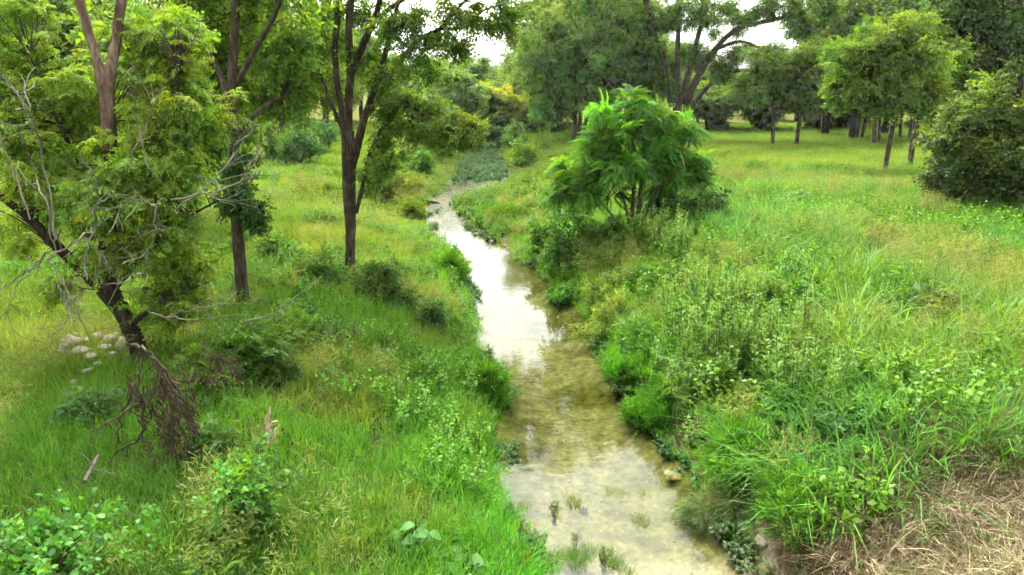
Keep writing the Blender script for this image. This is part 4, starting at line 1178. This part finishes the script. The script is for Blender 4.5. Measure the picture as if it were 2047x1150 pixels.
# ------------------------------------------------------------------ shrubs
def shrub(name, label, u, v, w, h, kind='broad', size=0.3, col=(0.05, 0.11, 0.016), seed=0, cat='shrub', group=None, clumps=8, per=9, nb=5, droop=0.1, mat=None, stems=5):
    if kind == 'reed': kind, droop, clumps, per = 'hang', -2.2, 2, 2; nb = 3
    elif kind == 'hang': droop = -0.7
    """w, h: width and height in photograph pixels; (u, v) the foot"""
    rng = np.random.default_rng(seed + int(u) * 7 + int(v))
    b = G(u, v); s = np.linalg.norm(b - [0, 0, CAMH]) / FPX
    root = thing(name, b, label, cat, group)
    leaf, wood = MB(), MB()
    Wm, Hm = w * s, h * s
    nodes = []
    for i in range(stems):
        a = rng.uniform(0, 6.28); q = b + np.array([math.cos(a) * Wm * 0.3, math.sin(a) * Wm * 0.3, Hm * rng.uniform(0.5, 0.85)])
        P = catmull([b + [rng.normal(0, .03), rng.normal(0, .03), -0.1], (b + q) / 2 + [0, 0, Hm * 0.08], q], 3)
        tube(wood, P, np.linspace(0.012 + 0.008 * Hm, 0.005, len(P)), 5); nodes.append(P[2:])
    bl = []
    for i in range(nb):
        a = i * 2.4 + rng.normal(0, .4); rr = Wm * 0.5 * rng.uniform(0.1, 0.62)
        rad = min(Wm, Hm * 1.3) * rng.uniform(0.26, 0.36)
        bl.append((b + np.array([math.cos(a) * rr, math.sin(a) * rr, max(rad * 0.55, Hm * rng.uniform(0.3, 1.0) - rad * 0.75)]), rad))
    crown_from_blobs(leaf, wood, bl, np.vstack(nodes), kind, size, col, rng, clumps, per, 0.45, droop, 0.005)
    wood.build('stem', M_STEM, root, True, b)
    leaf.build('foliage', mat or M_LEAF, root, False, b)
    return root


SH = [  # name, label, u, v, w, h, kind, size, colour
    ('shrub', 'dark green bush growing against the foot of the many stemmed tree', 752, 605, 95, 95, 'broad', .17, (.05, .115, .02)),
    ('shrub', 'teal leaved low bush right of the many stemmed tree foot', 805, 625, 70, 55, 'broad', .15, (.055, .135, .03)),
    ('shrub', 'small dense bush in the grass between the ivy clad tree and the creekside tree', 640, 560, 90, 50, 'elm', .25, (.045, .10, .014)),
    ('weed_clump', 'blue green leafy weed on the bank edge above the pale water', 862, 660, 46, 70, 'broad', .14, (.06, .14, .032)),
    ('weed_clump', 'blue green leafy weed below the ivy clad tree', 600, 650, 110, 50, 'broad', .14, (.06, .145, .032)),
    ('weed_clump', 'mid green weed clump in the middle of the left bank', 665, 700, 120, 60, 'broad', .13, (.06, .14, .028)),
    ('bright_shrub', 'bright green leafy shrub with yellowing leaves in front of the dead stump', 490, 1070, 150, 150, 'broad', .13, (.07, .17, .02)),
    ('weed_clump', 'bright leafy weeds at the foot of the bright shrub by the picture bottom', 430, 1150, 130, 60, 'broad', .12, (.07, .17, .02)),
    ('weed_clump', 'low green weeds between the dead hanging branch and the pale stump', 420, 905, 90, 50, 'broad', .12, (.06, .145, .025)),
    ('shrub', 'dark low shrub behind the dead hanging branch', 420, 800, 130, 100, 'elm', .17, (.065, .14, .018)),
    ('shrub', 'feathery green shrub right of the dead hanging branch', 510, 770, 130, 110, 'pinnate', .28, (.05, .11, .012)),
    ('weed_clump', 'teal leafy weeds below the pale rocks', 185, 850, 110, 60, 'broad', .14, (.055, .13, .03)),
    ('shrub', 'broad teal green shrub on the far left slope', 600, 330, 110, 80, 'far', .42, (.045, .105, .028)),
    ('shrub', 'teal green shrub beneath the twin trunked tree', 640, 305, 90, 60, 'far', .42, (.045, .11, .028)),
    ('shrub', 'rounded green shrub behind the trunk of the ivy clad tree', 550, 320, 80, 70, 'far', .42, (.05, .11, .022)),
    ('shrub', 'wispy drooping shrub just right of the many stemmed tree', 760, 395, 90, 90, 'wisp', .45, (.055, .095, .014)),
    ('bright_shrub', 'small bright green bush on the far left creek bank', 845, 345, 50, 40, 'broad', .3, (.06, .16, .014)),
    ('bright_shrub', 'yellow green grassy bush above the narrow bend of the creek', 815, 395, 80, 50, 'wisp', .4, (.12, .15, .014)),
    ('bright_shrub', 'yellow green mound at the creek narrows, left bank', 820, 432, 60, 42, 'wisp', .35, (.10, .16, .012)),
    ('shrub', 'green shrub under the saplings on the far left bank', 880, 310, 70, 50, 'far', .4, (.075, .14, .016)),
    ('shrub', 'green shrub by the leaning sapling', 850, 320, 60, 42, 'far', .4, (.08, .145, .016)),
    ('shrub', 'bushy green shrub at the left end of the weedy creek reach', 915, 285, 45, 45, 'far', .42, (.07, .15, .014)),
    ('shrub', 'teal shrub where the creek disappears', 985, 282, 60, 55, 'far', .45, (.05, .115, .03)),
    ('shrub', 'dark shrub beside the pale gravel at the creek end', 1000, 300, 40, 50, 'far', .42, (.04, .095, .025)),
    ('shrub', 'teal shrub on the right bank of the weedy creek reach', 1030, 296, 60, 50, 'far', .42, (.055, .125, .026)),
    ('bright_shrub', 'fresh green shrub on the right bank of the weedy creek reach', 1045, 330, 60, 50, 'far', .4, (.08, .17, .014)),
    ('shrub', 'dark green leafy bush hanging over the creek edge below the feathery tree', 1120, 545, 90, 120, 'broad', .18, (.045, .12, .016)),
    ('bright_shrub', 'bright green leafy mound at the water below the dark bush', 1140, 603, 80, 50, 'broad', .15, (.055, .16, .014)),
    ('shrub', 'leafy green bush left of the feathery tree foot', 1180, 500, 90, 90, 'broad', .18, (.055, .135, .016)),
    ('shrub', 'dark low shrub in the shade under the feathery tree', 1245, 500, 110, 70, 'broad', .18, (.055, .135, .016)),
    ('shrub', 'dark rounded shrub right of the feathery tree foot', 1400, 450, 80, 60, 'broad', .25, (.028, .07, .02)),
    ('shrub', 'green leafy shrub between the feathery tree and the dark rounded shrub', 1340, 455, 70, 70, 'broad', .24, (.045, .115, .02)),
    ('vine_mat', 'pale leaved low vine mat in the meadow behind the tall grass', 1545, 425, 170, 26, 'broad', .3, (.075, .16, .045)),
    ('shrub', 'dark green leafy shrub sunk in the tall grass', 1590, 620, 120, 70, 'broad', .24, (.035, .11, .012)),
    ('shrub', 'grey green shrub in the tall grass under the dark olive bush', 1860, 650, 110, 70, 'broad', .24, (.045, .095, .03)),
    ('weed_clump', 'leafy weeds at the cut edge of the tall grass by the dry stalks', 1720, 880, 110, 70, 'broad', .2, (.05, .12, .025)),
    ('bright_shrub', 'bright green grassy mound on the right creek edge, upper of two', 1265, 770, 90, 60, 'hang', .22, (.05, .16, .010)),
    ('bright_shrub', 'bright green grassy mound on the right creek edge, lower of two', 1300, 850, 90, 60, 'hang', .22, (.045, .15, .010)),
    ('sedge_clump', 'hairy grey green sedge clump drooping into the creek', 1455, 1035, 170, 50, 'hair', .36, (.11, .15, .05)),
    ('shrub', 'low shrub at the meadow edge beneath the big spreading tree', 1430, 258, 50, 34, 'far', .5, (.05, .115, .02)),
    ('shrub', 'low shrub at the far meadow edge behind the thin straight tree', 1520, 256, 60, 32, 'far', .5, (.055, .12, .02)),
    ('shrub', 'low shrub at the far meadow edge behind the upright second tree', 1640, 256, 80, 36, 'far', .5, (.05, .115, .022)),
    ('shrub', 'low shrub at the far meadow edge behind the leaning thin trunk', 1700, 256, 70, 42, 'far', .5, (.06, .125, .024)),
    ('shrub', 'low shrub at the far meadow edge behind the slim grove trunk', 1840, 256, 90, 40, 'far', .5, (.05, .11, .024)),
    ('shrub', 'pale shrub at the meadow edge left of the three bunched trunks', 1110, 262, 60, 36, 'far', .5, (.06, .13, .026)),
    ('shrub', 'teal shrub below the yellow tree across the meadow', 1060, 262, 60, 36, 'far', .5, (.055, .12, .028)),
    # leafy mounds down the right bank
    ('bank_weed', 'fresh green weed mound at the water just above the dark leafy bush', 1085, 500, 70, 60, 'broad', .16, (.06, .16, .014)),
    ('bank_weed', 'yellow green leafy mound on the slope left of the feathery tree', 1120, 430, 90, 50, 'broad', .18, (.085, .175, .014)),
    ('bank_weed', 'bright green mound on the far right bank above the tan bend stones', 1020, 440, 90, 36, 'hang', .22, (.07, .17, .012)),
    ('bank_weed', 'light green bushy mound on the bank facing the creek narrows', 1060, 400, 80, 45, 'broad', .2, (.08, .18, .014)),
    ('bank_weed', 'grey green feathery weed mound above the bright leafy mound', 1210, 600, 110, 70, 'wisp', .24, (.10, .18, .03)),
    ('bank_weed', 'airy pale green weed mound hanging over the right water edge', 1230, 680, 110, 80, 'wisp', .24, (.115, .19, .035)),
    ('bank_weed', 'dark green leafy tangle above the upper grassy mound', 1290, 690, 80, 60, 'elm', .18, (.065, .165, .016)),
    ('bank_weed', 'sage green upright tangle beside the dark leafy shrub in the tall grass', 1500, 640, 100, 90, 'wisp', .24, (.10, .19, .035)),
    ('bank_weed', 'fine green weed tangle in the middle of the right slope', 1390, 780, 120, 80, 'elm', .18, (.06, .14, .02)),
    ('bank_weed', 'bright leafy weed above the pale dry stalks', 1560, 850, 100, 80, 'broad', .14, (.06, .155, .018)),
    ('bank_weed', 'fresh green grassy fan beside the sedge clump', 1470, 950, 110, 80, 'hang', .26, (.06, .17, .012)),
    ('bank_weed', 'green grassy fan between the sedge clump and the cut hay', 1600, 1060, 120, 80, 'hang', .26, (.055, .155, .014)),
    ('bank_weed', 'pale seedy weed mound below the dark olive bush', 1780, 520, 150, 60, 'wisp', .26, (.11, .16, .045)),
    ('bank_weed', 'olive weed mound half way down the tall grass slope', 1700, 700, 120, 60, 'elm', .18, (.075, .14, .022)),
    ('shore_plant', 'yellow orange plant standing at the left edge of the sandy shallows', 1048, 1075, 36, 26, 'reed', .10, (.20, .16, .02)),
    ('shore_plant', 'yellow green plant at the picture bottom in the sandy shallows', 1058, 1150, 44, 40, 'reed', .12, (.12, .15, .02)),
    ('shore_plant', 'dark green plant standing at the left corner of the sandy shallows', 1010, 1045, 60, 36, 'broad', .07, (.045, .10, .02)),
    ('shore_plant', 'small upright water plant in the middle of the sandy shallows', 1108, 1050, 18, 36, 'reed', .10, (.06, .10, .03)),
    ('shore_plant', 'larger water plant clump at the picture bottom in the shallows', 1205, 1140, 44, 50, 'reed', .12, (.065, .11, .03)),
    ('shore_plant', 'thin water plant left of the larger clump in the shallows', 1150, 1105, 16, 28, 'reed', .1, (.07, .10, .03)),
    ('flower_clump', 'tiny white flowers on the right shore above the sedge clump', 1345, 960, 36, 26, 'far', .03, (.38, .4, .3)),
    ('shrub', 'fern like green shrub on the left slope below the straight ivy clad tree', 560, 700, 120, 90, 'pinnate', .22, (.065, .15, .014)),
    ('shrub', 'fresh green bush behind the leaning tree and the ivy clad tree', 560, 520, 110, 60, 'elm', .2, (.07, .16, .016)),
    ('bank_weed', 'bright grass mound hanging over the left water edge opposite the dark bush', 900, 545, 70, 40, 'hang', .22, (.06, .17, .012)),
    ('bank_weed', 'bright grass mound on the left water edge opposite the two grassy mounds', 975, 800, 70, 60, 'hang', .22, (.055, .165, .012)),
]
for i, (nm, lb, u_, v_, w_, h_, kd, sz, cl) in enumerate(SH):
    shrub(nm, lb, u_, v_, w_, h_, kd, sz, cl, seed=200 + i)

# corner bush with broad leaves, each leaf its own piece
def leaf_mesh(name, L, Wd, mat, col):
    mb = MB()
    s = np.linspace(0, 1, 6); w = Wd * np.sin(np.pi * s ** 0.8) + 0.002
    z = -0.22 * L * s ** 2
    V = np.concatenate([np.stack([s * L, -w, z + 0.25 * w], -1), np.stack([s * L, 0 * s, z], -1), np.stack([s * L, w, z + 0.25 * w], -1)])
    a = np.arange(5)
    F = np.concatenate([np.stack([a, a + 1, a + 7, a + 6], -1), np.stack([a + 6, a + 7, a + 13, a + 12], -1)])
    mb.add(V, F, col)
    return mb.mesh(name, mat, True)


def leafy_plant(name, label, u, v, w, h, n, L, cols, seed, cat='shrub', stems=6, body=0):
    rng = np.random.default_rng(seed)
    b = G(u, v); s = np.linalg.norm(b - [0, 0, CAMH]) / FPX
    root = thing(name, b, label, cat)
    Wm, Hm = w * s, h * s
    wood = MB(); nodes = []
    for i in range(stems):
        a = rng.uniform(0, 6.28); rr = Wm * 0.45 * rng.uniform(0.2, 1)
        q = b + np.array([math.cos(a) * rr, math.sin(a) * rr, Hm * rng.uniform(0.55, 1.0)])
        P = catmull([b + [0, 0, -.1], (b + q) / 2 + [0, 0, Hm * .1], q], 5)
        tube(wood, P, np.linspace(0.014, 0.004, len(P)), 5); nodes.append(P[2:])
    nodes = np.vstack(nodes)
    wood.build('stem', M_STEM, root, True, b)
    ms = [leaf_mesh('leaf', L, L * 0.36, M_LEAF_GLOSS, c_) for c_ in cols]
    for i in range(n):
        o = bpy.data.objects.new('leaf', ms[rng.integers(0, len(ms))]); COL.objects.link(o); o.parent = root
        q = nodes[rng.integers(0, len(nodes))] - b + rng.normal(0, 1, 3) * np.array([.35, .35, .18]) * min(Wm, Hm) * 0.5
        q[2] = max(q[2], 0.03)
        o.location = q; o.rotation_euler = (rng.normal(0, .4), rng.normal(0.15, .4), rng.uniform(0, 6.28)); o.scale = [rng.uniform(.65, 1.25)] * 3
    if body:
        lf = MB()
        n = body; off = np.column_stack([rng.normal(0, Wm * .27, n), rng.normal(0, Wm * .2, n), Hm * (.25 + .6 * rng.random(n)) ])
        place(lf, 'broad', b + off, rng.normal(0, 1, (n, 3)) + [0, 0, .2], .15, cols[0], rng, .25)
        lf.build('foliage', M_LEAF_GLOSS, root, False, b)
    return root


cbush = leafy_plant('corner_bush', 'bright green broad leaved bush in the bottom corner of the picture', 95, 1180, 260, 130, 290, 0.06, [(.05, .16, .02), (.04, .12, .02), (.075, .18, .02), (.05, .13, .04)], 301, stems=16, body=150)
leafy_plant('broadleaf_vine', 'pale broad leaved vine on the bank near the yellow water plants', 835, 1085, 110, 60, 16, 0.16, [(.06, .16, .03), (.07, .17, .04)], 302, 'vine', 5)
leafy_plant('broadleaf_vine', 'low broad leaved vine at the bottom of the picture beside the sandy shore', 930, 1150, 110, 40, 14, 0.15, [(.06, .15, .03), (.07, .16, .04)], 303, 'vine', 5)

# upright feathery weeds on the right bank
def weed_proto(seed):
    rng = np.random.default_rng(seed)
    root = bpy.data.objects.new('upright_weed', None); COL.objects.link(root)
    st, lf = MB(), MB()
    for k in range(3):
        x0, y0 = rng.normal(0, .07, 2); ln = rng.normal(0, .07, 2); h = rng.uniform(.7, 1.0)
        s = np.linspace(0, 1, 6)
        P = np.stack([x0 + ln[0] * s, y0 + ln[1] * s, h * s - .05], -1)
        tube(st, P, np.linspace(.006, .003, 6), 4, col=(.055, .085, .022))
        n = 70; t = rng.uniform(.12, 1, n)
        p = np.stack([x0 + ln[0] * t, y0 + ln[1] * t, h * t - .05], -1); a = rng.uniform(0, 6.28, n)
        D = np.stack([np.cos(a), np.sin(a), rng.uniform(.2, 1.1, n)], -1)
        V_ = _leafquads(p, D, .13 * (1.15 - .75 * t), np.full(n, .013), np.tile([0, 0, 1.0], (n, 1)))
        lf.add(V_, np.arange(n * 4).reshape(-1, 4), np.repeat(np.array([.10, .195, .03]) * (1 + rng.normal(0, .2, (n, 1))).clip(.5, 1.5), 4, 0))
    st.build('stem', M_LEAF, root, True); lf.build('foliage', M_LEAF, root)
    root['category'] = 'weed'
    return root


WP = [weed_proto(401), weed_proto(402), weed_proto(403)]
wu = [False] * 3
rw = np.random.default_rng(404)
spots = []
for (u0, v0, su, sv, n, z_) in [(1330, 510, 70, 18, 26, 0), (1400, 660, 70, 45, 34, 1), (1560, 790, 50, 40, 16, 2), (1480, 740, 50, 35, 14, 1)]:
    for _ in range(n):
        spots.append((u0 + rw.normal(0, su), v0 + rw.normal(0, sv), z_))
WL = [('upright feathery weed in the row at the foot of the feathery tree', 'weeds at the feathery tree'), ('upright feathery weed on the bank slope between the creek and the tall grass', 'weeds on the bank slope'), ('tall grey green weed among the grass above the dry stalks', 'weeds above the dry stalks')]
for (u_, v_, z_) in spots:
    b = G(u_, v_); d_, _s = creek_d(np.array([b[0]]), np.array([b[1]]))
    if d_[0] < 0.5: continue
    k_ = rw.integers(0, 3); sc_ = rw.uniform(.75, 1.25)
    if not wu[k_]:
        o = WP[k_]; wu[k_] = True
        o.location = b; o.scale = (sc_,) * 3; o.rotation_euler = (0, 0, rw.uniform(0, 6.28)); tag(o, WL[z_][0], None, WL[z_][1])
    else:
        copy_tree(WP[k_], b, rw.uniform(0, 6.28), (sc_,) * 3, *WL[z_])

# ------------------------------------------------------------------ rocks
def rock(name, label, b, size, rng, group=None, flat=0.6, cat='rock'):
    n1_, n2_ = 7, 10
    th = np.linspace(0.02, np.pi - 0.02, n1_); ph = np.linspace(0, 2 * np.pi, n2_, endpoint=False)
    V_ = np.stack([np.sin(th)[:, None] * np.cos(ph), np.sin(th)[:, None] * np.sin(ph), np.cos(th)[:, None] * np.ones(n2_)], -1)
    pl = rng.normal(0, 1, (9, 3)); pl /= np.linalg.norm(pl, axis=1, keepdims=True)
    dist = rng.uniform(.5, .85, 9)
    k_ = np.max(np.einsum('ijk,mk->ijm', V_, pl) / dist, -1)
    V_ = V_ / np.maximum(k_, .75)[..., None] * (1 + rng.normal(0, .03, V_.shape[:2]))[..., None]
    V_ = V_ * np.array([1, rng.uniform(.6, .95), flat * rng.uniform(.75, 1.2)]) * size
    a = rng.uniform(0, 6.28); V_ = V_ @ np.array([[math.cos(a), -math.sin(a), 0], [math.sin(a), math.cos(a), 0], [0, 0, 1]])
    i = np.arange(n1_ - 1)[:, None] * n2_; j = np.arange(n2_)[None]
    F_ = np.stack([i + j, i + n2_ + j, i + n2_ + (j + 1) % n2_, i + (j + 1) % n2_], -1).reshape(-1, 4)
    mb_ = MB(); mb_.add(V_.reshape(-1, 3), F_)
    o = mb_.build(name, M_STONE)
    o.location = (b[0], b[1], b[2] + size * flat * 0.25)
    return tag(o, label, cat, group)


rr_ = np.random.default_rng(505)
RK = [(142, 706, .20, 'flat pale rock at the outer end of the rock pile'), (165, 722, .17, 'flat pale slab in front of the rock pile'), (200, 690, .14, 'pale rock on top of the rock pile nearest the leaning trunk'), (222, 700, .16, 'chunky pale rock in the middle of the rock pile'),
      (243, 712, .15, 'pale rock of the pile beside the leaning trunk'), (185, 735, .15, 'tilted pale rock below the rock pile'), (178, 762, .09, 'small round pale rock lying alone below the pile'), (150, 785, .07, 'smallest lone pale rock below the pile'), (236, 688, .10, 'small pale rock wedged behind the pile'),
      (175, 700, .11, 'small pale rock between the flat slabs'), (230, 728, .10, 'small pale rock at the lower side of the pile'), (403, 712, .09, 'pale rock glimpsed under the feathery shrub'), (128, 722, .12, 'broad pale rock at the outer lower corner of the pile'), (212, 716, .12, 'squarish pale rock in the front of the pile'), (250, 698, .11, 'pale rock of the pile touching the leaning trunk'), (156, 692, .10, 'small pale rock behind the flat outer rock'), (196, 748, .08, 'little pale rock under the tilted one')]
for u_, v_, s_, lb_ in RK:
    b = G(u_, v_); b[2] += 0.14
    rock('rock', lb_, b, s_ * .82, rr_, 'rocks by the leaning tree')
for i in range(20):
    t_ = rr_.random()
    u_, v_ = np.interp(t_, [0, .35, .7, 1], [930, 985, 1010, 1065]) + rr_.normal(0, 5), np.interp(t_, [0, .35, .7, 1], [445, 478, 506, 526]) + rr_.normal(0, 3)
    b = PZ(u_, v_, ZW + .02)
    rock('pebble', 'small tan stone on the right water edge above the creek bend', b, rr_.uniform(.03, .065), rr_, 'stones at the creek bend', cat='stone')
for i in range(26):
    u_, v_ = rr_.uniform(950, 990), rr_.uniform(283, 292)
    b = PZ(u_, v_, ZW + .02)
    rock('pebble', 'pale stone of the gravel bar where the weedy creek ends', b, rr_.uniform(.12, .25), rr_, 'stones of the gravel bar', cat='stone')
for u_, v_, s_, lb_ in [(870, 470, .10, 'pale stone on the left bank above the bend'), (812, 458, .12, 'half buried pale stone on the left slope above the bend'), (1168, 1025, .07, 'flat sandy stone lying in the shallow foreground water'), (1690, 975, .14, 'tan block half hidden in grass at the hay edge'), (1515, 1095, .09, 'tan rock half buried beside the sedge clump')]:
    b = G(u_, v_); b[2] += .05
    rock('rock', lb_, b, s_, rr_)

# ------------------------------------------------------------------ dead wood
def dead_branch():
    rng = np.random.default_rng(606)
    b = G(290, 905); Y = b[1]
    root = thing('dead_branch', b, 'broken brown dead branch hanging from the leaning tree to the grass', 'branch')
    wd, lf = MB(), MB()
    pls = [[(262, 690), (288, 700), (280, 745), (272, 775), (282, 810), (286, 850)], [(286, 800), (284, 870), (240, 898), (212, 935)], [(282, 868), (300, 895), (318, 950), (334, 990)], [(290, 700), (330, 745), (362, 800), (368, 850)],
           [(300, 715), (345, 760), (385, 800)], [(285, 800), (240, 830), (210, 850), (180, 865)], [(270, 770), (258, 800), (240, 840), (230, 900)], [(320, 760), (350, 830), (375, 890)], [(305, 820), (330, 850), (345, 880)], [(330, 745), (315, 775), (290, 790)]]
    for pl in pls:
        y0 = Y - rng.uniform(.1, .5)
        S = catmull([W(q[0], q[1], y0) for q in pl], 5); S[1:-1] += rng.normal(0, .012, S[1:-1].shape)
        tube(wd, S, np.linspace(.017, .005, len(S)), 6, .2, rng)
        for _ in range(5):
            q = S[rng.integers(1, len(S))]
            e = q + rng.normal(0, .12, 3) + [0, 0, -.2]
            tube(wd, catmull([q, (q + e) / 2 + rng.normal(0, .03, 3), e], 3), np.linspace(.006, .002, 4), 4)
    wd.build('branch_wood', M_BARK, root, True, b)
    for pl in pls[:1] + pls[3:5] + pls[7:10] + [[(300, 720), (330, 790), (340, 850)], [(320, 730), (355, 790), (372, 870)], [(390, 670), (396, 700), (398, 740)], [(430, 670), (434, 710)], [(455, 690), (456, 730)]]:
        S = catmull([W(q[0], q[1], Y - rng.uniform(.1, .5)) for q in pl], 5)
        n = 9 if len(pl) > 2 and pl[0][0] < 380 else 4
        q = S[rng.integers(2, len(S), n)] + rng.normal(0, .06, (n, 3))
        X_ = np.tile([0.12, 0, -1.0], (n, 1)) + rng.normal(0, .25, (n, 3))
        place(lf, 'hang', q, X_, .2, (.065, .044, .026), rng, .35)
    o = lf.build('dead_leaves', M_DEAD, root, False, b); o['label'] = 'clusters of red brown dead leaves'


dead_branch()


def stump():
    rng = np.random.default_rng(707)
    b = G(536, 905); Y = b[1]
    root = thing('broken_stump', b, 'pale splintered broken stump standing in the grass', 'stump')
    mb_ = MB()
    for pts in ([(534, 905, 7), (538, 870, 6), (533, 845, 5), (538, 825, 3), (540, 812, .8)], [(533, 858, 3.5), (545, 845, 3), (556, 842, 1.5)], [(537, 895, 4), (546, 875, 5), (548, 862, 3), (553, 855, 1.5)]):
        P, Rr = limb_world(pts, Y, .1)
        tube(mb_, P, Rr, 7, .35, rng)
    mb_.build('broken_wood', M_WOOD, root, True, b)


stump()


def loose_branch(name, label, pts, mat, seed, dz=0.05):
    rng = np.random.default_rng(seed)
    g0 = [G(u_, v_) for u_, v_, r_ in pts]
    P = np.array(g0) + [0, 0, dz]
    Rr = np.array([r_ * np.linalg.norm(q - [0, 0, CAMH]) / FPX for q, (_, _, r_) in zip(P, pts)])
    S = catmull(np.column_stack([P, Rr]), 5)
    mb_ = MB(); tube(mb_, S[:, :3], np.maximum(S[:, 3], .003), 6, .2, rng)
    for _ in range(4):
        q = S[rng.integers(2, len(S) - 1), :3]; e = q + rng.normal(0, .15, 3) + [0, 0, .1]
        tube(mb_, catmull([q, (q + e) / 2 + rng.normal(0, .03, 3), e], 3), np.linspace(.008, .003, 4), 4)
    o = mb_.build(name, mat, None, True, P[0]); o.location = P[0]
    return tag(o, label, 'branch')


loose_branch('fallen_branch', 'thin grey fallen stick in the grass below the dead hanging branch', [(175, 1000, 3), (195, 960, 3), (203, 945, 2)], M_TWIG, 801, .2)
loose_branch('fallen_log', 'dark fallen log lying across the narrow creek bend', [(850, 405, 2), (866, 408, 2.5), (880, 411, 1.5)], M_BARK_DARK, 802, .08)

def dry_stalks():
    rng = np.random.default_rng(809)
    b = G(1612, 925)
    root = thing('dry_stalk_clump', b, 'clump of pale dry broken stalks in the tall grass above the tan block', 'dry grass')
    for i in range(9):
        mb_ = MB()
        a = rng.uniform(0, 6.28); h = rng.uniform(.35, .65); ln = rng.uniform(.1, .35)
        p0 = np.array([rng.normal(0, .08), rng.normal(0, .08), -.05]); p2 = p0 + [math.cos(a) * ln, math.sin(a) * ln, h]
        tube(mb_, catmull([p0, (p0 + p2) / 2 + [0, 0, .08], p2], 4), np.linspace(.009, .004, 9), 5)
        mb_.build('stalk', M_WOOD, root, True)


dry_stalks()

# wooden platform on a post in the meadow
b = G(1397, 292)
root = thing('platform_feeder', b, 'small pale wooden platform on a thin post in the meadow', 'bird feeder')
s_ = b[1] / FPX
hp = 34 * s_


def boxm(mb_, x0, x1, y0, y1, z0, z1):
    V_ = np.array([[x0, y0, z0], [x1, y0, z0], [x1, y1, z0], [x0, y1, z0], [x0, y0, z1], [x1, y0, z1], [x1, y1, z1], [x0, y1, z1]])
    mb_.add(V_, [[0, 3, 2, 1], [4, 5, 6, 7], [0, 1, 5, 4], [1, 2, 6, 5], [2, 3, 7, 6], [3, 0, 4, 7]])


mb_ = MB(); tube(mb_, [[0, 0, -.2], [0.01, 0, hp / 2], [0, 0, hp]], [.045, .042, .04], 7, .1, rr_); mb_.build('post', M_POST, root, True)
mb_ = MB(); boxm(mb_, -.24, .24, -.2, .2, hp, hp + .045); boxm(mb_, -.27, -.242, -.2, .2, hp + .001, hp + .09); boxm(mb_, .242, .27, -.2, .2, hp + .001, hp + .09); mb_.build('platform', M_WOOD, root)

# ------------------------------------------------------------------ thin haze over the valley
mh, hn, hl = new_mat('haze_air')
ho = hn.new('ShaderNodeOutputMaterial'); hv = hn.new('ShaderNodeVolumePrincipled')
hv.inputs['Color'].default_value = (0.96, 0.98, 0.97, 1); hv.inputs['Density'].default_value = HAZE; hv.inputs['Anisotropy'].default_value = 0.2
hl.new(hv.outputs['Volume'], ho.inputs['Volume'])
mb_ = MB(); boxm(mb_, -420, 420, -190, 470, -4.0, 30.0)
tag(mb_.build('haze', mh), 'thin pale haze filling the creek valley', 'haze', None, 'stuff')
